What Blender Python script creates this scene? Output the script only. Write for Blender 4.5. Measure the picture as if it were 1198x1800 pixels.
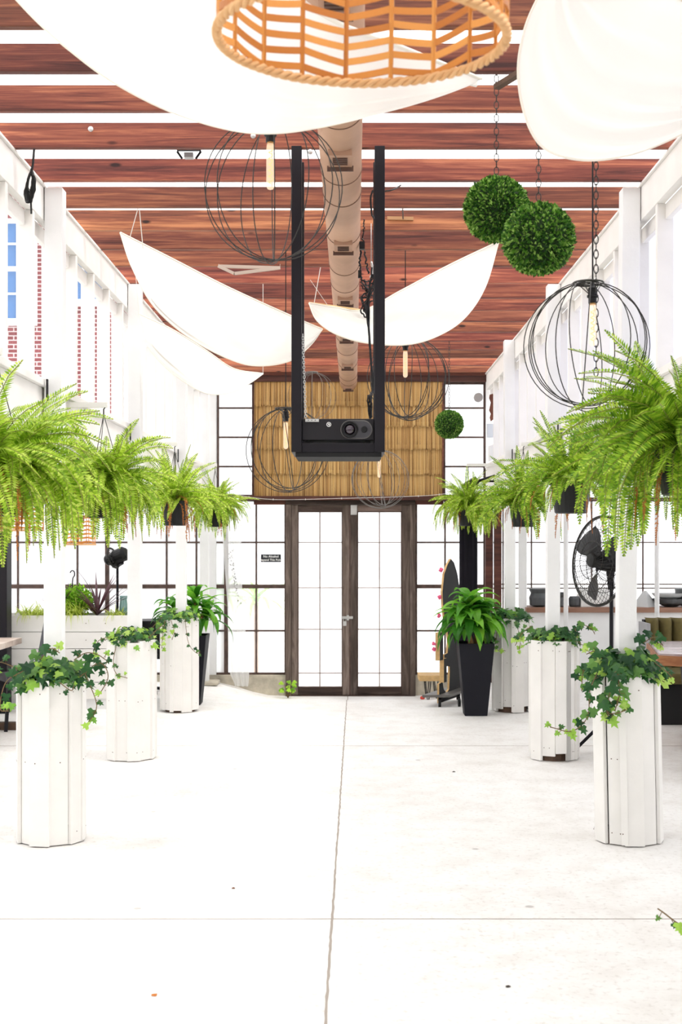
import bpy, math, random
from mathutils import Vector, Matrix, noise
R = math.radians
for o in list(bpy.data.objects): bpy.data.objects.remove(o)
SC = bpy.context.scene
COL = SC.collection
# ------------------------------------------------------------------ camera, sky, sun, exposure
F, CX, CY, EYE = 2200.0, 613.0, 950.0, 1.6          # focal length in pixels of a 1198x1800 frame, vanishing point, eye height
cd = bpy.data.cameras.new('camera'); cam = bpy.data.objects.new('camera', cd); COL.objects.link(cam)
cam.location = (0, 0, EYE); cam.rotation_euler = (R(90), 0, 0)
cd.sensor_fit = 'VERTICAL'; cd.sensor_height = 36; cd.lens = 36*F/1800
cd.shift_x = (599-CX)/1800; cd.shift_y = (CY-900)/1800
cd.clip_start = 0.05; cd.clip_end = 300
cd.dof.use_dof = True; cd.dof.focus_distance = 8.0; cd.dof.aperture_fstop = 6.3
SC.camera = cam
w = bpy.data.worlds.new('sky'); SC.world = w; w.use_nodes = True
bg = w.node_tree.nodes['Background']; bg.inputs[0].default_value = (0.975, 0.98, 1.0, 1); bg.inputs[1].default_value = 2.6
sd = bpy.data.lights.new('sun', 'SUN'); sun = bpy.data.objects.new('sun', sd); COL.objects.link(sun)
sd.energy = 7.0; sd.angle = R(9); sd.color = (1.0, 0.955, 0.88)
sun.location = (6, -2, 12); sun.rotation_euler = Vector((0.62, -0.30, 1.25)).to_track_quat('Z', 'Y').to_euler()
SC.view_settings.view_transform = 'Standard'; SC.view_settings.look = 'None'
SC.view_settings.gamma = 1; SC.view_settings.use_curve_mapping = False
SC.view_settings.exposure = -0.38
# ------------------------------------------------------------------ helpers
def P(px, py, Y):
    'the point of the place that lies at depth Y on the sight line through that spot of the photograph'
    return Vector(((px-CX)*Y/F, Y, EYE-(py-CY)*Y/F))
def tag(o, label=None, cat=None, group=None, kind=None):
    if label: o['label'] = label
    if cat: o['category'] = cat
    if group: o['group'] = group
    if kind: o['kind'] = kind
    return o
def thing(name, label, cat, loc=(0,0,0), group=None):
    o = bpy.data.objects.new(name, None); COL.objects.link(o); o.location = loc; o.empty_display_size = .1
    return tag(o, label, cat, group)
class MB:
    def __init__(s): s.v = []; s.f = []; s.m = []; s.mi = 0
    def add(s, vs, fs, mi=None):
        b = len(s.v); s.v += [tuple(v) for v in vs]
        for f in fs: s.f.append(tuple(i+b for i in f)); s.m.append(s.mi if mi is None else mi)
    def box(s, x0, x1, y0, y1, z0, z1, mi=None):
        s.add([(x0,y0,z0),(x1,y0,z0),(x1,y1,z0),(x0,y1,z0),(x0,y0,z1),(x1,y0,z1),(x1,y1,z1),(x0,y1,z1)],
              [(0,3,2,1),(4,5,6,7),(0,1,5,4),(1,2,6,5),(2,3,7,6),(3,0,4,7)], mi)
    def obox(s, c, ax, ay, az, mi=None):
        c, ax, ay, az = map(Vector, (c, ax, ay, az))
        s.add([c+ax*i+ay*j+az*k for k in (-1,1) for (i,j) in ((-1,-1),(1,-1),(1,1),(-1,1))],
              [(0,3,2,1),(4,5,6,7),(0,1,5,4),(1,2,6,5),(2,3,7,6),(3,0,4,7)], mi)
    def bar(s, p, q, w, h=None, up=(0,0,1), mi=None):
        p, q, up = Vector(p), Vector(q), Vector(up); h = w if h is None else h
        d = (q-p); L = d.length; d.normalize()
        if abs(d.dot(up)) > .98: up = Vector((0,1,0))
        sd_ = d.cross(up).normalized(); u2 = sd_.cross(d).normalized()
        s.obox((p+q)/2, d*(L/2), sd_*(w/2), u2*(h/2), mi)
    def tube(s, pts, r, n=6, closed=False, cap=True, mi=None):
        pts = [Vector(p) for p in pts]; N = len(pts); rr = r if isinstance(r, (list, tuple)) else [r]*N
        b = len(s.v); prev = None
        for i, p in enumerate(pts):
            if closed: t = pts[(i+1) % N]-pts[i-1]
            else: t = pts[min(i+1, N-1)]-pts[max(i-1, 0)]
            if t.length < 1e-9: t = Vector((0,0,1))
            t.normalize()
            if prev is None: a = Vector((0,0,1)) if abs(t.z) < .9 else Vector((1,0,0)); u = t.cross(a).normalized()
            else: u = (prev-t*prev.dot(t)); u = u.normalized() if u.length > 1e-6 else t.orthogonal().normalized()
            prev = u; v = t.cross(u)
            for k in range(n):
                an = 2*math.pi*k/n; s.v.append(tuple(p+(u*math.cos(an)+v*math.sin(an))*rr[i]))
        mm = s.mi if mi is None else mi
        for i in range(N if closed else N-1):
            j = (i+1) % N
            for k in range(n):
                s.f.append((b+i*n+k, b+i*n+(k+1)%n, b+j*n+(k+1)%n, b+j*n+k)); s.m.append(mm)
        if cap and not closed:
            s.f.append(tuple(b+k for k in range(n))[::-1]); s.m.append(mm)
            s.f.append(tuple(b+(N-1)*n+k for k in range(n))); s.m.append(mm)
    def lathe(s, prof, c=(0,0,0), n=24, mi=None, M=None):
        b = len(s.v); c = Vector(c); mm = s.mi if mi is None else mi
        for (r, z) in prof:
            for k in range(n):
                a = 2*math.pi*k/n; p = Vector((r*math.cos(a), r*math.sin(a), z))
                if M is not None: p = M @ p
                s.v.append(tuple(c+p))
        for i in range(len(prof)-1):
            for k in range(n):
                s.f.append((b+i*n+k, b+i*n+(k+1)%n, b+(i+1)*n+(k+1)%n, b+(i+1)*n+k)); s.m.append(mm)
        if prof[0][0] > 1e-5: s.f.append(tuple(b+k for k in range(n))[::-1]); s.m.append(mm)
        if prof[-1][0] > 1e-5: s.f.append(tuple(b+(len(prof)-1)*n+k for k in range(n))); s.m.append(mm)
    def prism(s, poly, axis_u, axis_v, org, thick, mi=0, mi_edge=None):
        u, v, o = Vector(axis_u), Vector(axis_v), Vector(org); nrm = u.cross(v).normalized()*thick
        b = len(s.v); N = len(poly)
        for k in (0, 1):
            for (x, y) in poly: s.v.append(tuple(o+u*x+v*y+nrm*k))
        s.f.append(tuple(range(b, b+N))[::-1]); s.m.append(mi); s.f.append(tuple(range(b+N, b+2*N))); s.m.append(mi)
        for i in range(N):
            j = (i+1) % N; s.f.append((b+i, b+j, b+N+j, b+N+i)); s.m.append(mi if mi_edge is None else mi_edge)
    def build(s, name, mats, parent=None, smooth=False, bevel=0, subsurf=0):
        me = bpy.data.meshes.new(name); me.from_pydata(s.v, [], s.f)
        if not isinstance(mats, (list, tuple)): mats = [mats]
        for m in mats: me.materials.append(m)
        if len(mats) > 1: me.polygons.foreach_set('material_index', s.m)
        if smooth: me.polygons.foreach_set('use_smooth', [True]*len(me.polygons))
        me.update()
        o = bpy.data.objects.new(name, me); COL.objects.link(o)
        if parent:
            o.parent = parent
            l = Vector(parent.location); pp = parent.parent
            if pp is None and parent.type == 'EMPTY': o.matrix_parent_inverse = Matrix.Translation(-l)
        if bevel:
            b = o.modifiers.new('b', 'BEVEL'); b.width = bevel; b.segments = 2; b.limit_method = 'ANGLE'
        if subsurf:
            b = o.modifiers.new('s', 'SUBSURF'); b.levels = subsurf; b.render_levels = subsurf
        return o
def local_to(o): o.matrix_parent_inverse = Matrix.Identity(4); return o
def crom(pts, n):
    'smooth curve through points, n samples evenly by parameter'
    p = [Vector(q) for q in pts]; p = [2*p[0]-p[1]]+p+[2*p[-1]-p[-2]]; S = len(p)-3; out = []
    for i in range(n):
        t = i/(n-1)*S; k = min(int(t), S-1); t -= k
        a, b, c, d = p[k:k+4]
        out.append(.5*((2*b)+(c-a)*t+(2*a-5*b+4*c-d)*t*t+(3*b-a-3*c+d)*t**3))
    return out
# ------------------------------------------------------------------ materials
def newmat(name):
    m = bpy.data.materials.new(name); m.use_nodes = True; nt = m.node_tree; b = nt.nodes['Principled BSDF']
    return m, nt, b
def N(nt, t, **kw):
    n = nt.nodes.new(t)
    for k, v in kw.items(): setattr(n, k, v)
    return n
def plain(name, c, rough=.6, metal=0, spec=.5, noise_amt=0, nscale=8, bump=0, bscale=60):
    m, nt, b = newmat(name); b.inputs['Base Color'].default_value = (*c, 1); b.inputs['Roughness'].default_value = rough
    b.inputs['Metallic'].default_value = metal; b.inputs['Specular IOR Level'].default_value = spec
    tc = N(nt, 'ShaderNodeTexCoord')
    if noise_amt:
        n = N(nt, 'ShaderNodeTexNoise'); n.inputs['Scale'].default_value = nscale; n.inputs['Detail'].default_value = 6
        r = N(nt, 'ShaderNodeValToRGB'); r.color_ramp.elements[0].position = .3; r.color_ramp.elements[1].position = .7
        r.color_ramp.elements[0].color = (*[x*(1-noise_amt) for x in c], 1); r.color_ramp.elements[1].color = (*[min(1, x*(1+noise_amt*.5)) for x in c], 1)
        nt.links.new(tc.outputs['Object'], n.inputs[0]); nt.links.new(n.outputs[0], r.inputs[0]); nt.links.new(r.outputs[0], b.inputs['Base Color'])
    if bump:
        n2 = N(nt, 'ShaderNodeTexNoise'); n2.inputs['Scale'].default_value = bscale; n2.inputs['Detail'].default_value = 4
        bp = N(nt, 'ShaderNodeBump'); bp.inputs['Strength'].default_value = bump; bp.inputs['Distance'].default_value = .01
        nt.links.new(tc.outputs['Object'], n2.inputs[0]); nt.links.new(n2.outputs[0], bp.inputs['Height']); nt.links.new(bp.outputs[0], b.inputs['Normal'])
    return m
def wood(name, cols, stretch, rough=.55, knots=True, perobj=True, spec=.3):
    'grain stretched along the axis whose stretch is smallest; an offset per object keeps boards different'
    m, nt, b = newmat(name); tc = N(nt, 'ShaderNodeTexCoord'); oi = N(nt, 'ShaderNodeObjectInfo')
    mul = N(nt, 'ShaderNodeVectorMath', operation='MULTIPLY'); mul.inputs[1].default_value = stretch
    nt.links.new(tc.outputs['Object'], mul.inputs[0])
    sc = N(nt, 'ShaderNodeVectorMath', operation='SCALE'); sc.inputs[0].default_value = (37, 61, 23)
    nt.links.new(oi.outputs['Random'], sc.inputs['Scale'])
    ad = N(nt, 'ShaderNodeVectorMath', operation='ADD'); nt.links.new(mul.outputs[0], ad.inputs[0]); nt.links.new(sc.outputs[0], ad.inputs[1])
    n = N(nt, 'ShaderNodeTexNoise'); n.inputs['Scale'].default_value = 1.0; n.inputs['Detail'].default_value = 8; n.inputs['Roughness'].default_value = .65; n.inputs['Distortion'].default_value = .6
    nt.links.new(ad.outputs[0], n.inputs[0])
    n2 = N(nt, 'ShaderNodeTexNoise'); n2.inputs['Scale'].default_value = .18; n2.inputs['Detail'].default_value = 3
    nt.links.new(ad.outputs[0], n2.inputs[0])
    mx = N(nt, 'ShaderNodeMath', operation='MULTIPLY_ADD'); mx.inputs[1].default_value = .45
    nt.links.new(n2.outputs[0], mx.inputs[0])
    mh = N(nt, 'ShaderNodeMath', operation='MULTIPLY'); mh.inputs[1].default_value = .55
    nt.links.new(n.outputs[0], mh.inputs[0]); nt.links.new(mh.outputs[0], mx.inputs[2])
    r = N(nt, 'ShaderNodeValToRGB'); e = r.color_ramp.elements
    e[0].position = .38; e[0].color = (*cols[0], 1); e[1].position = .61; e[1].color = (*cols[2], 1)
    k = e.new(.5); k.color = (*cols[1], 1)
    nt.links.new(mx.outputs[0], r.inputs[0]); out = r.outputs[0]
    if knots:
        v = N(nt, 'ShaderNodeTexVoronoi'); v.inputs['Scale'].default_value = 1.0
        mv = N(nt, 'ShaderNodeVectorMath', operation='MULTIPLY'); s0 = [ (3.2 if s < 4 else 9.0) for s in stretch]; mv.inputs[1].default_value = s0
        nt.links.new(tc.outputs['Object'], mv.inputs[0]); a2 = N(nt, 'ShaderNodeVectorMath', operation='ADD')
        nt.links.new(mv.outputs[0], a2.inputs[0]); nt.links.new(sc.outputs[0], a2.inputs[1]); nt.links.new(a2.outputs[0], v.inputs['Vector'])
        kr = N(nt, 'ShaderNodeMapRange'); kr.inputs['From Min'].default_value = .07; kr.inputs['From Max'].default_value = .13
        nt.links.new(v.outputs['Distance'], kr.inputs['Value'])
        mm = N(nt, 'ShaderNodeMix', data_type='RGBA'); mm.inputs['A'].default_value = (*[c*.35 for c in cols[0]], 1)
        nt.links.new(kr.outputs[0], mm.inputs['Factor']); nt.links.new(out, mm.inputs['B']); out = mm.outputs['Result']
    if perobj:
        hs = N(nt, 'ShaderNodeHueSaturation'); mr = N(nt, 'ShaderNodeMapRange'); mr.inputs['To Min'].default_value = .55; mr.inputs['To Max'].default_value = 1.2
        nt.links.new(oi.outputs['Random'], mr.inputs['Value']); nt.links.new(mr.outputs[0], hs.inputs['Value'])
        nt.links.new(out, hs.inputs['Color']); out = hs.outputs[0]
        if knots:
            m7 = N(nt, 'ShaderNodeMath', operation='MULTIPLY'); m7.inputs[1].default_value = 7.3; fr = N(nt, 'ShaderNodeMath', operation='FRACT')
            m8 = N(nt, 'ShaderNodeMapRange'); m8.inputs['To Min'].default_value = .486; m8.inputs['To Max'].default_value = .503
            nt.links.new(oi.outputs['Random'], m7.inputs[0]); nt.links.new(m7.outputs[0], fr.inputs[0]); nt.links.new(fr.outputs[0], m8.inputs['Value']); nt.links.new(m8.outputs[0], hs.inputs['Hue'])
    nt.links.new(out, b.inputs['Base Color']); b.inputs['Roughness'].default_value = rough; b.inputs['Specular IOR Level'].default_value = spec
    bp = N(nt, 'ShaderNodeBump'); bp.inputs['Strength'].default_value = .25; bp.inputs['Distance'].default_value = .004
    nt.links.new(n.outputs[0], bp.inputs['Height']); nt.links.new(bp.outputs[0], b.inputs['Normal'])
    return m
def leaf(name, cols, trans=.4, rough=.45):
    m, nt, b = newmat(name); g = N(nt, 'ShaderNodeNewGeometry'); r = N(nt, 'ShaderNodeValToRGB'); e = r.color_ramp.elements
    e[0].color = (*cols[0], 1); e[1].color = (*cols[-1], 1)
    for i, c in enumerate(cols[1:-1]): k = e.new((i+1)/(len(cols)-1)); k.color = (*c, 1)
    nt.links.new(g.outputs['Random Per Island'], r.inputs[0]); nt.links.new(r.outputs[0], b.inputs['Base Color']); b.inputs['Roughness'].default_value = rough
    b.inputs['Specular IOR Level'].default_value = .3
    t = N(nt, 'ShaderNodeBsdfTranslucent'); mx = N(nt, 'ShaderNodeMixShader'); mx.inputs[0].default_value = trans
    hs = N(nt, 'ShaderNodeHueSaturation'); hs.inputs['Value'].default_value = 1.35; nt.links.new(r.outputs[0], hs.inputs['Color'])
    nt.links.new(hs.outputs[0], t.inputs[0]); nt.links.new(b.outputs[0], mx.inputs[1]); nt.links.new(t.outputs[0], mx.inputs[2])
    nt.links.new(mx.outputs[0], nt.nodes['Material Output'].inputs[0])
    return m
def sheet(name, c, transp=.5, transl=.5, gloss=0, tint=None):
    'thin sheet: part clear, part diffusing'
    m, nt, b = newmat(name); nt.nodes.remove(b)
    t = N(nt, 'ShaderNodeBsdfTransparent'); t.inputs[0].default_value = (*(tint or (1,1,1)), 1)
    l = N(nt, 'ShaderNodeBsdfTranslucent'); l.inputs[0].default_value = (*c, 1)
    d = N(nt, 'ShaderNodeBsdfDiffuse'); d.inputs[0].default_value = (*c, 1)
    m1 = N(nt, 'ShaderNodeMixShader'); m1.inputs[0].default_value = transl; nt.links.new(d.outputs[0], m1.inputs[1]); nt.links.new(l.outputs[0], m1.inputs[2])
    m2 = N(nt, 'ShaderNodeMixShader'); m2.inputs[0].default_value = transp; nt.links.new(m1.outputs[0], m2.inputs[1]); nt.links.new(t.outputs[0], m2.inputs[2])
    last = m2
    if gloss:
        g = N(nt, 'ShaderNodeBsdfGlossy'); g.inputs['Roughness'].default_value = .08; m3 = N(nt, 'ShaderNodeMixShader'); m3.inputs[0].default_value = gloss
        nt.links.new(m2.outputs[0], m3.inputs[1]); nt.links.new(g.outputs[0], m3.inputs[2]); last = m3
    nt.links.new(last.outputs[0], nt.nodes['Material Output'].inputs[0])
    return m
def emis(name, c, s):
    m, nt, b = newmat(name); b.inputs['Base Color'].default_value = (*c, 1); b.inputs['Emission Color'].default_value = (*c, 1); b.inputs['Emission Strength'].default_value = s
    return m
M = {}
M['beam'] = wood('stained_beam_wood', [(.060,.018,.013), (.20,.060,.032), (.42,.165,.075)], (1.7, 36, 50))
M['brown_trim'] = wood('brown_trim_wood', [(.05,.018,.014), (.10,.035,.025), (.17,.06,.04)], (1.3, 20, 26), knots=False)
M['door_wood'] = wood('weathered_door_wood', [(.035,.024,.02), (.09,.065,.053), (.20,.155,.13)], (16, 16, 1.6), knots=False, rough=.75)
M['door_wood_h'] = wood('weathered_door_wood_rail', [(.035,.022,.018), (.09,.058,.046), (.17,.12,.10)], (1.6, 16, 16), knots=False, rough=.75)
M['steel'] = plain('rusty_window_steel', (.085,.048,.037), .7, noise_amt=.5, nscale=14)
M['white'] = plain('white_painted_wood', (.83,.81,.78), .55, noise_amt=.05, nscale=5, bump=.15, bscale=25)
M['white_cold'] = plain('white_painted_timber', (.82,.82,.82), .55, noise_amt=.06, nscale=4, bump=.15, bscale=25)
M['nail'] = plain('nail_hole', (.12,.07,.05), .8)
M['black'] = plain('black_powder_coat', (.007,.0055,.009), .5, spec=.25)
M['projector'] = plain('projector_black', (.009,.008,.011), .42, spec=.3)
M['dark_plastic'] = plain('black_plastic', (.007,.007,.008), .45, spec=.3)
M['wire'] = plain('dark_wire', (.035,.033,.03), .5, metal=.5)
M['greywire'] = plain('grey_wire', (.16,.15,.14), .5, metal=.6)
M['silver'] = plain('galvanised_metal', (.55,.55,.54), .4, metal=.8, noise_amt=.2)
M['string'] = plain('pale_string', (.75,.73,.68), .9)
M['soil'] = plain('potting_soil', (.035,.02,.013), .95, bump=.8, bscale=90)
M['darkbase'] = plain('dark_timber_base', (.12,.07,.045), .85, noise_amt=.4)
M['stone'] = plain('concrete_curb', (.50,.45,.36), .9, noise_amt=.35, nscale=9, bump=.3)
M['sail'] = sheet('cream_sail_cloth', (.88,.86,.82), 0.0, .5)
M['sheer'] = sheet('sheer_white_fabric', (.88,.88,.87), .3, .5)
M['frost'] = sheet('frosted_pane', (.93,.95,.97), .70, .62, .03)
M['frost_heavy'] = sheet('heavily_frosted_pane', (.93,.95,.97), .30, .62, .03)
M['frost_cool'] = sheet('frosted_side_pane', (.80,.81,.89), .12, .55, .03)
M['clear'] = sheet('clear_glass', (.9,.95,1), .985, .5, .015)
M['poly'] = sheet('polycarbonate_roof', (.96,.97,.98), .55, .8)
M['poly_side'] = sheet('aisle_roof_sheet', (.95,.95,.95), .25, .6)
M['poly_dark'] = sheet('aisle_roof_sheet_right', (.9,.9,.92), 0.0, .3)  # right roof made opaque to deepen the shade in that aisle
M['duct'] = plain('tan_duct_skin', (.46,.27,.175), .6, noise_amt=.22, nscale=3, bump=.1)
M['duct_dark'] = plain('duct_grille', (.10,.05,.035), .6)
M['duct_flap'] = plain('duct_flap', (.40,.23,.15), .6, noise_amt=.1)
M['rattan'] = leaf('orange_rattan', [(.50,.17,.03), (.66,.27,.055), (.78,.38,.10)], .15, .4)
M['rope'] = leaf('pale_rattan_cord', [(.62,.33,.13), (.76,.46,.22)], .05, .6)
M['reed'] = leaf('reed_straw', [(.14,.06,.02), (.45,.25,.08), (.56,.34,.12), (.66,.44,.18), (.28,.13,.04)], .05, .7)
M['fern'] = leaf('fern_leaf', [(.14,.28,.012), (.27,.44,.025), (.42,.58,.055), (.58,.70,.14)], .5)
M['fern_deep'] = leaf('fern_leaf_deep', [(.09,.21,.012), (.18,.35,.018), (.31,.48,.03), (.50,.64,.09)], .45)
M['dry'] = leaf('dry_frond', [(.35,.11,.02), (.55,.20,.045), (.30,.13,.05)], .3, .8)
M['rachis'] = plain('frond_stalk', (.22,.24,.04), .7)
M['box'] = leaf('boxwood_leaf', [(.012,.05,.006), (.035,.13,.013), (.12,.28,.03), (.38,.58,.14)], .3)  # lightest leaf tone raised to stand in for highlights on the balls
M['boxcore'] = plain('boxwood_core', (.012,.035,.008), .9)
M['ivy'] = leaf('ivy_leaf', [(.008,.045,.014), (.02,.085,.022), (.045,.14,.035), (.14,.30,.06)], .3, .35)
M['ivy_young'] = leaf('young_ivy_leaf', [(.16,.36,.05), (.34,.56,.08), (.45,.62,.15)], .4)
M['stem'] = plain('thin_stem', (.16,.10,.04), .8)
M['corn'] = leaf('corn_plant_leaf', [(.03,.15,.012), (.06,.24,.02), (.12,.36,.03), (.25,.55,.05)], .4, .3)
M['cane'] = plain('brown_cane', (.42,.20,.10), .8, noise_amt=.3)
M['cordy'] = leaf('purple_strap_leaf', [(.05,.018,.025), (.10,.04,.05), (.20,.12,.14)], .2)
M['grass'] = leaf('lime_grass_leaf', [(.30,.42,.04), (.52,.62,.10), (.68,.74,.22)], .4)
M['bush'] = leaf('bright_bush_leaf', [(.12,.30,.02), (.26,.52,.03), (.42,.68,.06)], .5)
M['potblack'] = plain('matt_black_pot', (.009,.009,.014), .6, spec=.2)
M['brass'] = plain('brass_socket', (.45,.25,.10), .4, metal=.7)
M['glow'] = emis('glowing_filament', (1.0,.26,.05), 1.6)
m, nt, b = newmat('bulb_glass'); M['bulb'] = m; nt.nodes.remove(b)
_t = N(nt, 'ShaderNodeBsdfTransparent'); _e = N(nt, 'ShaderNodeEmission'); _e.inputs[0].default_value = (1,.76,.52,1); _e.inputs[1].default_value = 2.1
_x = N(nt, 'ShaderNodeMixShader'); _x.inputs[0].default_value = .38; nt.links.new(_t.outputs[0], _x.inputs[1]); nt.links.new(_e.outputs[0], _x.inputs[2]); nt.links.new(_x.outputs[0], nt.nodes['Material Output'].inputs[0])
M['stool'] = plain('charcoal_upholstery', (.075,.075,.085), .8)
M['olive'] = plain('olive_velvet', (.125,.098,.028), .85, noise_amt=.2, nscale=20)
M['table_top'] = wood('marbled_timber_top', [(.10,.05,.05), (.26,.16,.16), (.55,.45,.46)], (2.0, 7, 7), rough=.25, knots=False)
M['table_edge'] = wood('orange_timber_edge', [(.35,.12,.05), (.60,.24,.10), (.75,.36,.16)], (1.5, 14, 22), knots=False)
M['greytop'] = wood('light_timber_top', [(.45,.34,.28), (.62,.52,.45), (.72,.64,.58)], (2, 9, 9), rough=.4, knots=False)
M['ply'] = plain('plywood_edge', (.62,.40,.17), .7, noise_amt=.2, nscale=30)
M['matblack'] = plain('black_painted_board', (.006,.006,.007), .85)
M['pink'] = plain('pink_flower', (.80,.12,.25), .7)
M['red'] = plain('red_plastic', (.65,.05,.03), .5)
M['teal'] = sheet('teal_glass', (.25,.42,.40), .25, .3, .1, (.5,.75,.72))
M['shelfwood'] = wood('counter_wood', [(.16,.075,.05), (.28,.14,.09), (.36,.2,.14)], (1.2, 12, 12), knots=False)
M['bowl'] = plain('charcoal_ceramic', (.07,.075,.08), .4)
M['bowl_pale'] = plain('pale_ceramic', (.55,.56,.56), .5)
M['boxwhite'] = plain('white_carton', (.82,.82,.81), .7)
M['greyplate'] = plain('pale_grey_box', (.62,.66,.70), .5)
M['rust'] = plain('rust_brown', (.17,.055,.03), .85, noise_amt=.4)
M['curtain'] = plain('black_curtain', (.008,.007,.011), .8, spec=.15)
# floor
m, nt, b = newmat('concrete_floor'); M['floor'] = m
tc = N(nt, 'ShaderNodeTexCoord')
def fnoise(sc, det, lo, hi, a, bcol):
    n = N(nt, 'ShaderNodeTexNoise'); n.inputs['Scale'].default_value = sc; n.inputs['Detail'].default_value = det; n.inputs['Roughness'].default_value = .6
    nt.links.new(tc.outputs['Object'], n.inputs[0]); r = N(nt, 'ShaderNodeValToRGB'); r.color_ramp.elements[0].position = lo; r.color_ramp.elements[1].position = hi
    r.color_ramp.elements[0].color = (*a, 1); r.color_ramp.elements[1].color = (*bcol, 1); nt.links.new(n.outputs[0], r.inputs[0]); return r.outputs[0]
def mult(a, b_):
    x = N(nt, 'ShaderNodeMix', data_type='RGBA', blend_type='MULTIPLY'); x.inputs['Factor'].default_value = 1
    nt.links.new(a, x.inputs['A']); nt.links.new(b_, x.inputs['B']); return x.outputs['Result']
c1 = fnoise(.7, 8, .30, .62, (.78,.755,.73), (.86,.85,.835))
c2 = fnoise(4.5, 8, .33, .55, (.90,.885,.87), (1,1,1))
c3 = fnoise(38, 5, .28, .46, (.80,.78,.76), (1,1,1))
v = N(nt, 'ShaderNodeTexVoronoi'); v.inputs['Scale'].default_value = 1.7; nt.links.new(tc.outputs['Object'], v.inputs['Vector'])
r = N(nt, 'ShaderNodeValToRGB'); r.color_ramp.elements[0].position = .025; r.color_ramp.elements[0].color = (.62,.60,.59,1); r.color_ramp.elements[1].position = .04; r.color_ramp.elements[1].color = (1,1,1,1)
nt.links.new(v.outputs['Distance'], r.inputs[0])
nt.links.new(mult(mult(mult(c1, c2), c3), r.outputs[0]), b.inputs['Base Color']); b.inputs['Roughness'].default_value = .55
# brick
m, nt, b = newmat('red_brick'); M['brick'] = m
tc = N(nt, 'ShaderNodeTexCoord'); mp = N(nt, 'ShaderNodeMapping'); mp.inputs['Rotation'].default_value = (R(90), 0, 0)
bk = N(nt, 'ShaderNodeTexBrick'); bk.inputs['Color1'].default_value = (.13,.012,.016,1); bk.inputs['Color2'].default_value = (.20,.035,.04,1); bk.inputs['Mortar'].default_value = (.50,.42,.42,1)
bk.inputs['Scale'].default_value = 1; bk.inputs['Brick Width'].default_value = .24; bk.inputs['Row Height'].default_value = .09; bk.inputs['Mortar Size'].default_value = .012
nt.links.new(tc.outputs['Object'], mp.inputs[0]); nt.links.new(mp.outputs[0], bk.inputs['Vector']); nt.links.new(bk.outputs[0], b.inputs['Base Color'])
M['sky_tint_pane'] = plain('sky_tinted_window_glass', (.06,.15,.34), .15)  # sky reflection put into the glass as its blue base colour
M['bounce_ground'] = plain('added_pale_bounce_ground', (.86,.86,.85), .8)  # pale tone chosen to throw light up behind the panes
M['sign'] = plain('black_sign_plate', (.01,.012,.018), .4)
M['signtext'] = plain('white_lettering', (.9,.9,.9), .6)
# ------------------------------------------------------------------ the setting
YW = 14.2                                   # the far wall
def X(px, Y=YW): return (px-CX)*Y/F
def Z(py, Y=YW): return EYE-(py-CY)*Y/F
def S(o, name=None): o['kind'] = 'structure'; return o
def sst(t): t = max(0, min(1, t)); return t*t*(3-2*t)
def dip(x, y): return -.158*sst((1.55-abs(x+.02))/.75)*sst((y-12.3)/1.7)
g = MB(); nx, ny = 66, 120
xs = [-6+12*i/nx for i in range(nx+1)]; ys = [-3+17.2*(j/ny) for j in range(ny+1)]
g.add([(x, y, dip(x, y)) for y in ys for x in xs], [(j*(nx+1)+i, j*(nx+1)+i+1, (j+1)*(nx+1)+i+1, (j+1)*(nx+1)+i) for j in range(ny) for i in range(nx)])
floor = S(g.build('floor', M['floor'], smooth=True))
random.seed(5)
g = MB(); n = 260; pr = []
for i in range(n+1):                        # the long joint runs to the doors
    y = 1.0+13.15*i/n; x = -.10+.088*(y-1)/13.15+random.uniform(-.002, .002); hw = .0032+random.uniform(0, .0026)
    pr += [(x-hw, y, dip(x, y)+.0012), (x+hw, y, dip(x, y)+.0012)]
g.add(pr, [(2*i, 2*i+1, 2*i+3, 2*i+2) for i in range(n)])
for yy in (5.29, 9.75):
    for i in range(80):
        x0 = -6+.15*i; g.box(x0, x0+.15, yy-.003-random.uniform(0, .0015), yy+.003, 0, .0011)
g.build('floor_joint', plain('joint_filler', (.36,.31,.27), .9), floor)
g = MB(); g.box(-30, 30, -20, 60, -.34, -.30); S(g.build('ground', M['bounce_ground']))  # unseen outdoor ground, added as a bright backing for the far panes
# ceiling sheet, ledger and posts' top plates
g = MB(); g.box(-1.86, 1.80, -.5, 14.3, 3.622, 3.628); ceil = S(g.build('ceiling', M['poly']))
for sgn, nm in ((-1, 'left'), (1, 'right')):
    g = MB(); xi, xo = (1.71, 4.85)
    g.add([(sgn*xi, -1, 2.44), (sgn*xo, -1, 2.22), (sgn*xo, 14.3, 2.22), (sgn*xi, 14.3, 2.44),
           (sgn*xi, -1, 2.446), (sgn*xo, -1, 2.226), (sgn*xo, 14.3, 2.226), (sgn*xi, 14.3, 2.446)],
          [(0,1,2,3), (7,6,5,4), (0,4,5,1), (1,5,6,2), (2,6,7,3), (3,7,4,0)])
    a = S(g.build('ceiling_aisle_'+nm, M['poly_side'] if sgn < 0 else M['poly_dark']))
    for k in range(11):
        g = MB(); y = .6+k*1.3; g.bar((sgn*1.7, y, 2.39), (sgn*4.82, y, 2.172), .045, .09); g.build('rafter', M['white_cold'], a)
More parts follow.
